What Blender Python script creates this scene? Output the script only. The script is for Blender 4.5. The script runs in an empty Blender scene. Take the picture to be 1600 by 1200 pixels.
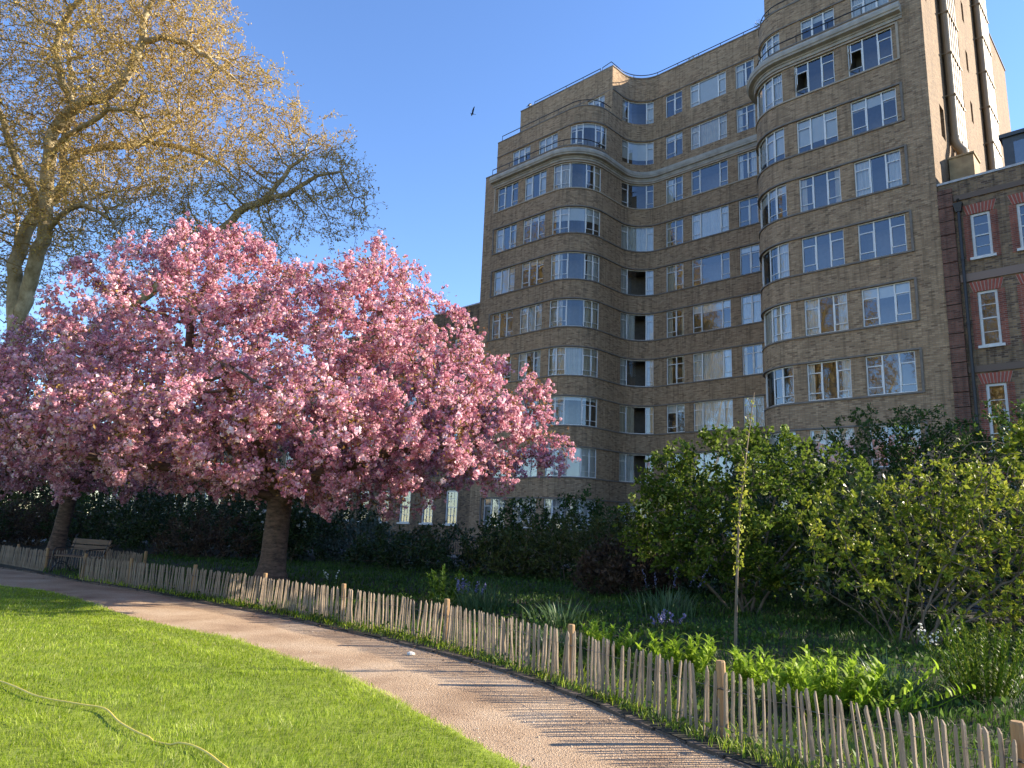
import bpy, math, random
import numpy as np
from mathutils import Matrix, Vector

# ------------------------------------------------------------------ camera, sky, sun, exposure
scene = bpy.context.scene
COL = scene.collection
R = math.radians
PITCH, ROLL, EYE = R(11.362), R(2.301), 1.7
cam = bpy.data.cameras.new('camera')
cam.sensor_width = 36.0
cam.lens = 36.0 * 1121.3 / 1600.0
cam.clip_start = 0.05
cam.clip_end = 3000
cam_o = bpy.data.objects.new('camera', cam)
COL.objects.link(cam_o)
_F = Vector((0, math.cos(PITCH), math.sin(PITCH)))
_R0 = Vector((1, 0, 0))
_U0 = _R0.cross(_F)
_R = _R0 * math.cos(ROLL) + _U0 * math.sin(ROLL)
_U = _U0 * math.cos(ROLL) - _R0 * math.sin(ROLL)
cam_o.matrix_world = Matrix(((_R.x, _U.x, -_F.x, 0), (_R.y, _U.y, -_F.y, 0), (_R.z, _U.z, -_F.z, EYE), (0, 0, 0, 1)))
scene.camera = cam_o

SUN_EL, SUN_AZ = R(24.0), R(79.5)          # azimuth clockwise from +Y
world = bpy.data.worlds.new('World')
scene.world = world
world.use_nodes = True
wn = world.node_tree.nodes
wl = world.node_tree.links
bg = wn['Background']
sky = wn.new('ShaderNodeTexSky')
sky.sky_type = 'NISHITA'
sky.sun_disc = False
sky.sun_elevation = SUN_EL
sky.sun_rotation = SUN_AZ
sky.air_density = 1.0
sky.dust_density = 0.0
sky.ozone_density = 3.5
hs = wn.new('ShaderNodeHueSaturation')
hs.inputs['Saturation'].default_value = 1.08
hs.inputs['Hue'].default_value = 0.508
hs.inputs['Value'].default_value = 1.27
wl.new(sky.outputs[0], hs.inputs['Color'])
wl.new(hs.outputs[0], bg.inputs[0])
bg.inputs[1].default_value = 0.10
sun = bpy.data.lights.new('sun', 'SUN')
sun.energy = 5.0
sun.angle = R(0.5)
sun.color = (1.0, 0.87, 0.68)
sun_o = bpy.data.objects.new('sun', sun)
COL.objects.link(sun_o)
_ts = Vector((math.sin(SUN_AZ) * math.cos(SUN_EL), math.cos(SUN_AZ) * math.cos(SUN_EL), math.sin(SUN_EL)))
sun_o.rotation_euler = _ts.to_track_quat('Z', 'Y').to_euler()
sun_o.location = _ts * 80
scene.view_settings.view_transform = 'Standard'
scene.view_settings.look = 'None'
scene.view_settings.exposure = 1.45
scene.view_settings.gamma = 1.0
scene.render.engine = 'CYCLES'
cy = scene.cycles
cy.max_bounces = 8
cy.diffuse_bounces = 3
cy.glossy_bounces = 3
cy.transmission_bounces = 4
cy.transparent_max_bounces = 12
cy.caustics_reflective = False
cy.caustics_refractive = False
cy.sample_clamp_indirect = 6.0

rng = np.random.default_rng(11)
random.seed(5)

# ------------------------------------------------------------------ helpers
def tag(o, label=None, cat=None, group=None, kind=None):
    if label: o['label'] = label
    if cat: o['category'] = cat
    if group: o['group'] = group
    if kind: o['kind'] = kind
    return o

def link(name, me, mat=None, parent=None, smooth=False):
    o = bpy.data.objects.new(name, me)
    COL.objects.link(o)
    if mat is not None:
        me.materials.append(mat)
    if parent is not None:
        o.parent = parent
    if smooth and me.polygons:
        me.polygons.foreach_set('use_smooth', np.ones(len(me.polygons), bool))
    return o

def empty(name, loc=(0, 0, 0)):
    o = bpy.data.objects.new(name, None)
    o.empty_display_size = 0.2
    COL.objects.link(o)
    o.location = loc
    return o

def keep(o, parent):                        # parent that sits away from the origin: keep world placement
    o.parent = parent
    o.matrix_parent_inverse = Matrix.Translation(-parent.location)
    return o

def np_mesh(name, V, Fq, rnd=None):
    """V (n,3), Fq (m,k) with k = 3 or 4, rnd per face"""
    V = np.asarray(V, np.float32); Fq = np.asarray(Fq, np.int32)
    me = bpy.data.meshes.new(name)
    k = Fq.shape[1]
    me.vertices.add(len(V)); me.vertices.foreach_set('co', V.ravel())
    me.loops.add(Fq.size); me.loops.foreach_set('vertex_index', Fq.ravel())
    me.polygons.add(len(Fq)); me.polygons.foreach_set('loop_start', np.arange(0, Fq.size, k, dtype=np.int32))
    if rnd is not None:
        a = me.attributes.new('rnd', 'FLOAT', 'FACE')
        a.data.foreach_set('value', np.asarray(rnd, np.float32))
    me.update(calc_edges=True)
    return me

class MB:
    def __init__(self): self.v = []; self.f = []; self.uv = []
    def quad(self, a, b, c, d, uv=None):
        i = len(self.v); self.v += [tuple(a), tuple(b), tuple(c), tuple(d)]
        self.f.append((i, i + 1, i + 2, i + 3)); self.uv += uv if uv else [(0, 0)] * 4
    def poly(self, pts, uv=None):
        i = len(self.v); self.v += [tuple(p) for p in pts]
        self.f.append(tuple(range(i, i + len(pts)))); self.uv += uv if uv else [(p[0], p[1]) for p in pts]
    def hexa(self, p):                      # p: 8 corners, bottom 4 then top 4
        i = len(self.v); self.v += [tuple(q) for q in p]
        for q in ((3, 2, 1, 0), (4, 5, 6, 7), (0, 1, 5, 4), (1, 2, 6, 5), (2, 3, 7, 6), (3, 0, 4, 7)):
            self.f.append(tuple(i + k for k in q)); self.uv += [(0, 0)] * 4
    def box(self, x0, x1, y0, y1, z0, z1):
        self.hexa([(x0, y0, z0), (x1, y0, z0), (x1, y1, z0), (x0, y1, z0), (x0, y0, z1), (x1, y0, z1), (x1, y1, z1), (x0, y1, z1)])
    def tube(self, pts, rad, k=6, caps=True):
        pts = [Vector(p) for p in pts]
        n = len(pts); rad = rad if hasattr(rad, '__len__') else [rad] * n
        i0 = len(self.v)
        for i, p in enumerate(pts):
            d = (pts[min(i + 1, n - 1)] - pts[max(i - 1, 0)]).normalized()
            ref = Vector((0, 0, 1)) if abs(d.z) < .9 else Vector((1, 0, 0))
            a = d.cross(ref).normalized(); b = d.cross(a)
            for j in range(k):
                t = 2 * math.pi * j / k
                self.v.append(tuple(p + (a * math.cos(t) + b * math.sin(t)) * rad[i]))
        for i in range(n - 1):
            for j in range(k):
                q = i0 + i * k
                self.f.append((q + j, q + (j + 1) % k, q + k + (j + 1) % k, q + k + j)); self.uv += [(0, 0)] * 4
        if caps:
            self.f.append(tuple(i0 + j for j in range(k))[::-1]); self.uv += [(0, 0)] * k
            self.f.append(tuple(i0 + (n - 1) * k + j for j in range(k))); self.uv += [(0, 0)] * k
    def build(self, name, mat, parent=None, smooth=False):
        me = bpy.data.meshes.new(name)
        me.from_pydata(self.v, [], self.f)
        u = me.uv_layers.new(name='UVMap')
        u.data.foreach_set('uv', np.array(self.uv, np.float32).ravel())
        me.update()
        return link(name, me, mat, parent, smooth)

# ------------------------------------------------------------------ materials
def mat(name):
    m = bpy.data.materials.new(name); m.use_nodes = True
    nt = m.node_tree; b = nt.nodes['Principled BSDF']
    return m, nt, b

def N(nt, t, **kw):
    n = nt.nodes.new(t)
    for k, v in kw.items(): setattr(n, k, v)
    return n

def ramp(nt, cols, fac=None):
    r = N(nt, 'ShaderNodeValToRGB')
    e = r.color_ramp.elements
    while len(e) < len(cols): e.new(0.5)
    for i, c in enumerate(cols):
        e[i].position = c[0] if len(c) == 2 else i / (len(cols) - 1)
        cc = c[1] if len(c) == 2 else c
        e[i].color = (*cc, 1)
    if fac is not None: nt.links.new(fac, r.inputs[0])
    return r

def plain(name, col, rough=0.6, metal=0.0, var=0.12, scale=6.0, bump=0.0):
    m, nt, b = mat(name)
    tc = N(nt, 'ShaderNodeTexCoord')
    nz = N(nt, 'ShaderNodeTexNoise'); nz.inputs['Scale'].default_value = scale; nz.inputs['Detail'].default_value = 6
    nt.links.new(tc.outputs['Object'], nz.inputs['Vector'])
    r = ramp(nt, [(0.3, tuple(c * (1 - var) for c in col)), (0.7, tuple(min(1, c * (1 + var)) for c in col))], nz.outputs['Fac'])
    nt.links.new(r.outputs[0], b.inputs['Base Color'])
    b.inputs['Roughness'].default_value = rough; b.inputs['Metallic'].default_value = metal
    if bump:
        bp = N(nt, 'ShaderNodeBump'); bp.inputs['Strength'].default_value = bump; bp.inputs['Distance'].default_value = 0.02
        nt.links.new(nz.outputs['Fac'], bp.inputs['Height']); nt.links.new(bp.outputs[0], b.inputs['Normal'])
    return m

def leafmat(name, cols, transl=0.35, rough=0.5, spec=0.25, tint=None):
    m, nt, b = mat(name)
    at = N(nt, 'ShaderNodeAttribute'); at.attribute_name = 'rnd'
    r = ramp(nt, cols, at.outputs['Fac'])
    nt.links.new(r.outputs[0], b.inputs['Base Color'])
    b.inputs['Roughness'].default_value = rough
    b.inputs['Specular IOR Level'].default_value = spec
    t = N(nt, 'ShaderNodeBsdfTranslucent')
    if tint:
        mx = N(nt, 'ShaderNodeMix', data_type='RGBA', blend_type='MULTIPLY'); mx.inputs[0].default_value = 1.0
        nt.links.new(r.outputs[0], mx.inputs[6]); mx.inputs[7].default_value = (*tint, 1)
        nt.links.new(mx.outputs[2], t.inputs[0])
    else:
        nt.links.new(r.outputs[0], t.inputs[0])
    ms = N(nt, 'ShaderNodeMixShader'); ms.inputs[0].default_value = transl
    nt.links.new(b.outputs[0], ms.inputs[1]); nt.links.new(t.outputs[0], ms.inputs[2])
    nt.links.new(ms.outputs[0], nt.nodes['Material Output'].inputs[0])
    return m

def bark(name, c0, c1, scale=9.0, stretch=(1, 1, .25), bump=.6, rings=False):
    m, nt, b = mat(name)
    tc = N(nt, 'ShaderNodeTexCoord'); mp = N(nt, 'ShaderNodeMapping'); mp.inputs['Scale'].default_value = stretch
    nt.links.new(tc.outputs['Object'], mp.inputs[0])
    nz = N(nt, 'ShaderNodeTexNoise'); nz.inputs['Scale'].default_value = scale; nz.inputs['Detail'].default_value = 8; nz.inputs['Roughness'].default_value = .7
    nt.links.new(mp.outputs[0], nz.inputs['Vector'])
    r = ramp(nt, [(0.35, c0), (0.65, c1)], nz.outputs['Fac'])
    nt.links.new(r.outputs[0], b.inputs['Base Color']); b.inputs['Roughness'].default_value = .85
    bp = N(nt, 'ShaderNodeBump'); bp.inputs['Strength'].default_value = bump; bp.inputs['Distance'].default_value = .03
    nt.links.new(nz.outputs['Fac'], bp.inputs['Height']); nt.links.new(bp.outputs[0], b.inputs['Normal'])
    return m

def brickmat(name, cols, mortar, bw=.225, bh=.075, ms=.011, stain=.35):
    m, nt, b = mat(name)
    uv = N(nt, 'ShaderNodeUVMap')
    bt = N(nt, 'ShaderNodeTexBrick')
    bt.inputs['Scale'].default_value = 1.0
    bt.inputs['Brick Width'].default_value = bw; bt.inputs['Row Height'].default_value = bh
    bt.inputs['Mortar Size'].default_value = ms; bt.inputs['Mortar Smooth'].default_value = .3
    bt.inputs['Color1'].default_value = (0, 0, 0, 1); bt.inputs['Color2'].default_value = (1, 1, 1, 1)
    bt.inputs['Mortar'].default_value = (.5, .5, .5, 1)
    nt.links.new(uv.outputs[0], bt.inputs['Vector'])
    r = ramp(nt, cols, bt.outputs['Color'])
    mx = N(nt, 'ShaderNodeMix', data_type='RGBA'); mx.inputs[7].default_value = (*mortar, 1)
    nt.links.new(bt.outputs['Fac'], mx.inputs[0]); nt.links.new(r.outputs[0], mx.inputs[6])
    # weathering: large soft patches and thin vertical streaks
    mp = N(nt, 'ShaderNodeMapping'); mp.inputs['Scale'].default_value = (1.6, .35, 1)
    nt.links.new(uv.outputs[0], mp.inputs[0])
    nz = N(nt, 'ShaderNodeTexNoise'); nz.inputs['Scale'].default_value = .9; nz.inputs['Detail'].default_value = 8; nz.inputs['Roughness'].default_value = .65
    nt.links.new(mp.outputs[0], nz.inputs['Vector'])
    r2 = ramp(nt, [(0.3, (1 - stain,) * 3), (0.62, (1, 1, 1))], nz.outputs['Fac'])
    mp3 = N(nt, 'ShaderNodeMapping'); mp3.inputs['Scale'].default_value = (7, .5, 1)
    nt.links.new(uv.outputs[0], mp3.inputs[0])
    n3 = N(nt, 'ShaderNodeTexNoise'); n3.inputs['Scale'].default_value = 1.0; n3.inputs['Detail'].default_value = 4
    nt.links.new(mp3.outputs[0], n3.inputs['Vector'])
    r3 = ramp(nt, [(0.36, (1 - stain * .9,) * 3), (0.5, (1, 1, 1))], n3.outputs['Fac'])
    m3 = N(nt, 'ShaderNodeMix', data_type='RGBA', blend_type='MULTIPLY'); m3.inputs[0].default_value = 1
    nt.links.new(r2.outputs[0], m3.inputs[6]); nt.links.new(r3.outputs[0], m3.inputs[7])
    m2 = N(nt, 'ShaderNodeMix', data_type='RGBA', blend_type='MULTIPLY'); m2.inputs[0].default_value = 1
    nt.links.new(mx.outputs[2], m2.inputs[6]); nt.links.new(m3.outputs[2], m2.inputs[7])
    nt.links.new(m2.outputs[2], b.inputs['Base Color']); b.inputs['Roughness'].default_value = .9
    bp = N(nt, 'ShaderNodeBump'); bp.inputs['Strength'].default_value = .5; bp.inputs['Distance'].default_value = .01; bp.invert = True
    nt.links.new(bt.outputs['Fac'], bp.inputs['Height']); nt.links.new(bp.outputs[0], b.inputs['Normal'])
    return m

def glassmat(name, base=.10, gain=1.0, rough=0.01):
    m, nt, b = mat(name)
    nt.nodes.remove(b)
    fr = N(nt, 'ShaderNodeFresnel'); fr.inputs[0].default_value = 1.5
    mt = N(nt, 'ShaderNodeMath', operation='MULTIPLY_ADD'); mt.inputs[1].default_value = gain; mt.inputs[2].default_value = base
    mt.use_clamp = True
    nt.links.new(fr.outputs[0], mt.inputs[0])
    g = N(nt, 'ShaderNodeBsdfGlossy'); g.inputs['Roughness'].default_value = rough; g.inputs['Color'].default_value = (.95, .97, 1, 1)
    t = N(nt, 'ShaderNodeBsdfTransparent'); t.inputs[0].default_value = (.93, .96, .95, 1)
    ms = N(nt, 'ShaderNodeMixShader')
    nt.links.new(mt.outputs[0], ms.inputs[0]); nt.links.new(t.outputs[0], ms.inputs[1]); nt.links.new(g.outputs[0], ms.inputs[2])
    nt.links.new(ms.outputs[0], nt.nodes['Material Output'].inputs[0])
    return m

M = {}
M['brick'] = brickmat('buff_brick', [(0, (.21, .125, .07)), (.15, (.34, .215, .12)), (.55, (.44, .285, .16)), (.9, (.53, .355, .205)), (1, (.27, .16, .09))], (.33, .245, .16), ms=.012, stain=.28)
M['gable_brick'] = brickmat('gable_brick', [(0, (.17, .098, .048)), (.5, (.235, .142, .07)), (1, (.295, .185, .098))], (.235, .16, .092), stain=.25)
M['red_brick'] = brickmat('red_brick', [(0, (.20, .055, .035)), (.5, (.30, .085, .05)), (1, (.38, .12, .07))], (.28, .2, .16))
M['dark_red_brick'] = brickmat('dark_red_brick', [(0, (.13, .055, .035)), (.5, (.20, .085, .055)), (1, (.26, .115, .075))], (.18, .13, .10))
M['stock_brick'] = brickmat('stock_brick', [(0, (.10, .06, .04)), (.3, (.20, .125, .07)), (.7, (.29, .19, .10)), (1, (.36, .23, .125))], (.24, .19, .14), stain=.45)
M['stone'] = plain('cornice_stone', (.40, .36, .30), .8, var=.22, scale=2.5, bump=.2)
M['band'] = plain('concrete_band', (.20, .17, .14), .85, var=.2, scale=4)
M['surround'] = plain('surround_stone', (.42, .34, .25), .8, var=.15, scale=4)
M['white'] = plain('white_paint', (.78, .77, .74), .45, var=.06, scale=8)
M['sash'] = plain('sash_paint', (.62, .62, .60), .5, var=.1, scale=8)
M['black'] = plain('black_iron', (.02, .02, .022), .45, var=.2, scale=10)
M['glass'] = glassmat('window_glass', .07, 1.5)
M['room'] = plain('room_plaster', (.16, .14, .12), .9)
M['curtain'] = plain('curtain_cloth', (.70, .70, .69), .9, var=.08, scale=3)
M['curtain2'] = plain('beige_curtain_cloth', (.62, .54, .42), .9, var=.1, scale=3)
M['blind'] = plain('blind_cloth', (.68, .69, .69), .8, var=.04, scale=3)
M['roof'] = plain('roof_felt', (.15, .15, .15), .9)
M['slate'] = plain('roof_slate', (.13, .085, .07), .7, var=.3, scale=9, bump=.3)
M['lead'] = plain('lead_sheet', (.45, .44, .43), .5, var=.2, scale=6)
M['zinc'] = plain('dark_zinc', (.06, .068, .075), .5, var=.15)
M['duct'] = plain('painted_duct', (.29, .21, .125), .55, var=.08, scale=2)
M['render'] = plain('stained_render', (.40, .30, .17), .9, var=.3, scale=2.5, bump=.3)
M['asphalt'] = plain('asphalt', (.05, .05, .052), .9, var=.2, scale=30, bump=.3)
M['paving'] = plain('paving', (.24, .23, .21), .9, var=.15, scale=5)
M['cherry_bark'] = bark('cherry_bark', (.035, .02, .014), (.19, .115, .08), 4.5, (1, 1, 3.2), 1.0)
M['twig'] = bark('twig_bark', (.06, .038, .028), (.17, .115, .08), 6)
M['plane_twig'] = bark('plane_twig', (.24, .16, .06), (.46, .33, .14), 1.0)
M['plane_bark'] = bark('plane_bark', (.20, .15, .07), (.54, .44, .26), 2.0, (1, 1, .6), .5)
M['shrub_wood'] = bark('shrub_wood', (.11, .08, .055), (.25, .19, .13), 8)
M['paling'] = bark('chestnut_paling', (.17, .125, .085), (.42, .33, .24), 14, (1, 1, .12), .6)
M['post'] = bark('post_timber', (.26, .15, .07), (.44, .28, .14), 12, (1, 1, .1), .4)
M['bench_wood'] = bark('bench_wood', (.08, .05, .03), (.17, .11, .07), 12, (.15, 1, 1), .4)
M['wire'] = plain('galvanised_wire', (.25, .24, .23), .5, metal=.7)
M['kerb'] = plain('edging_stone', (.10, .075, .055), .95, var=.3, scale=14, bump=.6)
M['soil'] = plain('garden_soil', (.028, .026, .014), .95, var=.4, scale=7, bump=.8)
M['hose'] = plain('hose_rubber', (.78, .60, .14), .45, var=.1)
M['feather'] = plain('black_feather', (.015, .015, .018), .5)
M['pebble'] = plain('pale_stone', (.6, .57, .52), .8, var=.15)
M['blossom'] = leafmat('cherry_blossom', [(0, (.48, .165, .24)), (.35, (.71, .33, .42)), (.7, (.84, .51, .585)), (1, (.94, .77, .81))], .32, .6, .15)
M['bronze'] = leafmat('bronze_leaf', [(0, (.17, .075, .03)), (.6, (.30, .15, .05)), (1, (.36, .26, .07))], .35)
M['plane_leaf'] = leafmat('plane_bud', [(0, (.30, .19, .05)), (.5, (.52, .36, .10)), (1, (.64, .50, .13))], .35)
M['grass'] = leafmat('lawn_blade', [(0, (.13, .21, .012)), (.35, (.31, .42, .03)), (.75, (.47, .56, .08)), (1, (.68, .66, .34))], .52, .45, .2)
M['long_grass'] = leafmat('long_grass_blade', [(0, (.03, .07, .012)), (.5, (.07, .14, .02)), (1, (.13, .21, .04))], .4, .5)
M['lily_leaf'] = leafmat('lily_leaf', [(0, (.17, .28, .02)), (.5, (.31, .45, .04)), (1, (.44, .55, .10))], .5, .5, .15)
M['iris_leaf'] = leafmat('strap_leaf', [(0, (.05, .10, .04)), (.6, (.10, .17, .07)), (1, (.20, .27, .14))], .35, .4)
M['viburnum'] = leafmat('viburnum_leaf', [(0, (.045, .08, .012)), (.5, (.10, .155, .02)), (1, (.26, .32, .05))], .45, .5, .15)
M['lilac'] = leafmat('lilac_leaf', [(0, (.09, .13, .015)), (.5, (.25, .30, .03)), (1, (.52, .50, .08))], .36, .5, .15)
M['hawthorn'] = leafmat('hawthorn_leaf', [(0, (.03, .06, .012)), (.6, (.06, .11, .02)), (1, (.10, .17, .035))], .35, .5)
M['dark_leaf'] = leafmat('evergreen_leaf', [(0, (.018, .035, .012)), (.6, (.04, .07, .02)), (1, (.07, .11, .035))], .2, .4, .3)
M['olive_leaf'] = leafmat('olive_leaf', [(0, (.05, .06, .015)), (.6, (.10, .12, .03)), (1, (.16, .17, .05))], .3, .5)
M['grey_leaf'] = leafmat('grey_leaf', [(0, (.06, .09, .06)), (1, (.16, .2, .16))], .25, .6)
M['russet_leaf'] = leafmat('russet_leaf', [(0, (.05, .035, .025)), (1, (.12, .08, .05))], .3, .6)
M['petal_white'] = leafmat('white_petal', [(0, (.7, .7, .66)), (1, (.85, .85, .8))], .3)
M['petal_blue'] = leafmat('bluebell_petal', [(0, (.16, .15, .34)), (1, (.32, .31, .5))], .3)
M['petal_green'] = leafmat('snowball_petal', [(0, (.30, .40, .10)), (1, (.5, .58, .22))], .35)

# gravel path
def pathmat():
    m, nt, b = mat('hoggin_gravel')
    tc = N(nt, 'ShaderNodeTexCoord')
    n1 = N(nt, 'ShaderNodeTexNoise'); n1.inputs['Scale'].default_value = 55; n1.inputs['Detail'].default_value = 5; n1.inputs['Roughness'].default_value = .8
    n2 = N(nt, 'ShaderNodeTexNoise'); n2.inputs['Scale'].default_value = 1.1; n2.inputs['Detail'].default_value = 6
    vo = N(nt, 'ShaderNodeTexVoronoi'); vo.inputs['Scale'].default_value = 70
    for n in (n1, n2, vo): nt.links.new(tc.outputs['Object'], n.inputs['Vector'])
    r1 = ramp(nt, [(.3, (.24, .165, .10)), (.5, (.47, .345, .23)), (.72, (.68, .55, .405))], n1.outputs['Fac'])
    r2 = ramp(nt, [(.3, (.58, .50, .44)), (.5, (.86, .80, .74)), (.68, (1, 1, 1))], n2.outputs['Fac'])
    mx = N(nt, 'ShaderNodeMix', data_type='RGBA', blend_type='MULTIPLY'); mx.inputs[0].default_value = 1
    nt.links.new(r1.outputs[0], mx.inputs[6]); nt.links.new(r2.outputs[0], mx.inputs[7])
    nt.links.new(mx.outputs[2], b.inputs['Base Color']); b.inputs['Roughness'].default_value = .95
    bp = N(nt, 'ShaderNodeBump'); bp.inputs['Strength'].default_value = .7; bp.inputs['Distance'].default_value = .012
    nt.links.new(vo.outputs['Distance'], bp.inputs['Height'])
    bp2 = N(nt, 'ShaderNodeBump'); bp2.inputs['Strength'].default_value = .6; bp2.inputs['Distance'].default_value = .01
    nt.links.new(n1.outputs['Fac'], bp2.inputs['Height']); nt.links.new(bp.outputs[0], bp2.inputs['Normal'])
    nt.links.new(bp2.outputs[0], b.inputs['Normal'])
    return m
M['path'] = pathmat()
M['turf'] = plain('turf_base', (.19, .24, .025), .95, var=.3, scale=5, bump=.6)

# ------------------------------------------------------------------ ground, lawn, path, garden bed
KERB = [(9, -3.2), (5.2, 1.7), (3.0, 4.45), (2.25, 5.4), (1.72, 6.15), (1.3, 6.95), (.82, 7.9), (.18, 8.95), (-.68, 10.05), (-1.75, 11.2), (-2.95, 12.3), (-4.5, 13.75), (-6.3, 15.15),
        (-8.45, 16.95), (-10.5, 18.35), (-12.5, 20.0), (-14.5, 21.4), (-18, 23.8), (-26, 29)]
EDGE = [(7.2, -4.6), (3.3, .6), (1.5, 3.2), (.75, 4.6), (.16, 5.65), (-.31, 6.4), (-.79, 7.2), (-1.17, 7.8), (-1.76, 8.6), (-2.43, 9.3), (-3.32, 10.25), (-4.0, 10.9), (-4.9, 11.5),
        (-6.5, 12.85), (-8.35, 14.75), (-10, 16.0), (-11.6, 16.8), (-15, 18.6), (-23, 23.5)]
def resample(P, n=None, step=None, smooth=True):
    P = np.array(P, float)
    if smooth:
        Q = [P[0]]
        for i in range(len(P) - 1):
            p0, p1, p2, p3 = P[max(i - 1, 0)], P[i], P[i + 1], P[min(i + 2, len(P) - 1)]
            for t in np.linspace(0, 1, 9)[1:]:
                Q.append(.5 * ((2 * p1) + (p2 - p0) * t + (2 * p0 - 5 * p1 + 4 * p2 - p3) * t * t + (3 * p1 - p0 - 3 * p2 + p3) * t ** 3))
        P = np.array(Q)
    s = np.r_[0, np.cumsum(np.linalg.norm(np.diff(P, axis=0), axis=1))]
    n = n or int(s[-1] / step) + 1
    t = np.linspace(0, s[-1], n)
    return np.stack([np.interp(t, s, P[:, k]) for k in range(P.shape[1])], 1)
KL = resample(KERB, 260)
EL = resample(EDGE, 260)
EL += np.random.default_rng(1).normal(0, .012, EL.shape)
OFFD = np.array([.68, .733])
def dist_poly(x, y, L):
    P = np.stack([np.ravel(x), np.ravel(y)], 1)
    out = np.empty(len(P))
    for i in range(0, len(P), 4000):
        d = P[i:i + 4000, None, :] - L[None]
        out[i:i + 4000] = np.sqrt((d ** 2).sum(2)).min(1)
    return out.reshape(np.shape(x))
def vnoise(x, y, s, seed=0):
    return (np.sin(x * s * 1.3 + seed) * np.cos(y * s * 1.7 + seed * 2) + np.sin((x + y) * s * .8 + seed * 3) * .7 + np.sin((x * .6 - y) * s * 2.3 + seed) * .4) / 2.1
def bed_z(x, y):
    t = np.clip((dist_poly(x, y, KL) - .2) / 5, 0, 1)
    return .03 + .2 * t * t * (3 - 2 * t) + .025 * vnoise(x, y, 1.9) * np.clip(t * 8, 0, 1)
def lawn_z(x, y):
    return .025 + .018 * vnoise(x, y, .9, 2)

g = MB(); g.quad((-900, -900, -.08), (900, -900, -.08), (900, 900, -.08), (-900, 900, -.08))
tag(g.build('ground', M['asphalt']), kind='structure')
def ruled(name, A, T, zf, m, sgn):
    ts = np.array(T)
    n, k = len(A), len(ts)
    P = A[:, None, :] + sgn * OFFD[None, None, :] * ts[None, :, None]
    z = zf(P[..., 0], P[..., 1])
    V = np.concatenate([P, z[..., None]], 2).reshape(-1, 3)
    i, j = np.meshgrid(np.arange(n - 1), np.arange(k - 1), indexing='ij')
    a = (i * k + j).ravel()
    Fq = np.stack([a, a + 1, a + k + 1, a + k], 1)
    return tag(link(name, np_mesh(name, V, Fq), m, smooth=True), kind='structure')
ruled('garden_bed', KL, [0, .1, .3, .6, 1, 1.5, 2, 3, 4, 5, 6, 8, 10, 12, 14], bed_z, M['soil'], 1)
ruled('lawn', EL, [0, .03, .1, .3, .7, 1.2, 2, 3, 4, 5, 6, 8, 10, 13, 17, 22, 30], lambda x, y: np.where(dist_poly(x, y, EL) < .01, -.01, lawn_z(x, y)), M['turf'], -1)
V = []
for i in range(260):
    a, b = EL[i], KL[i]
    for t in np.linspace(-.03, 1.03, 9):
        p = a + (b - a) * t
        V.append((p[0], p[1], .012 * (1 - (2 * t - 1) ** 2) + .004 * vnoise(p[0], p[1], 2.5, 4)))
k = 9
Fq = [(i * k + j, i * k + j + 1, (i + 1) * k + j + 1, (i + 1) * k + j) for i in range(259) for j in range(8)]
tag(link('path', np_mesh('path', V, Fq), M['path'], smooth=True), kind='structure')
# pavement between the garden railings and the buildings
UD = np.array([-.7178, .6963]); VD = np.array([.6963, .7178]); B0 = np.array([15.825, 26.603])
def W(u, v, z=0.0):
    p = B0 + UD * u + VD * v
    return Vector((p[0], p[1], z))
pv = MB(); pv.quad(W(-30, -2.6, -.02), W(70, -2.6, -.02), W(70, .4, -.02), W(-30, .4, -.02))
tag(pv.build('pavement', M['paving']), kind='structure')
# edging along the bed
kerb = tag(empty('kerb'), kind='structure')
KS = resample(KL[20:232], step=.42, smooth=False)
for i in range(len(KS) - 1):
    a, b = Vector((*KS[i], 0)), Vector((*KS[i + 1], 0))
    d = (b - a).normalized(); n = Vector((-d.y, d.x, 0)); n = n if n.dot(Vector((*OFFD, 0))) > 0 else -n
    a2, b2 = a + d * random.uniform(.004, .02), b - d * random.uniform(.004, .02)
    h0, h1 = random.uniform(.012, .042), random.uniform(.012, .042); w = random.uniform(.04, .065); sh = n * random.uniform(-.015, .015)
    m_ = MB()
    q = [a2 - n * .02, b2 - n * .02, b2 + n * w, a2 + n * w]
    m_.hexa([p + sh + Vector((0, 0, -.08)) for p in q] + [q[0] + sh + Vector((0, 0, h0)), q[1] + sh + Vector((0, 0, h1)), q[2] + sh + Vector((0, 0, h1)), q[3] + sh + Vector((0, 0, h0))])
    m_.build('edging_stone', M['kerb'], kerb)

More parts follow.
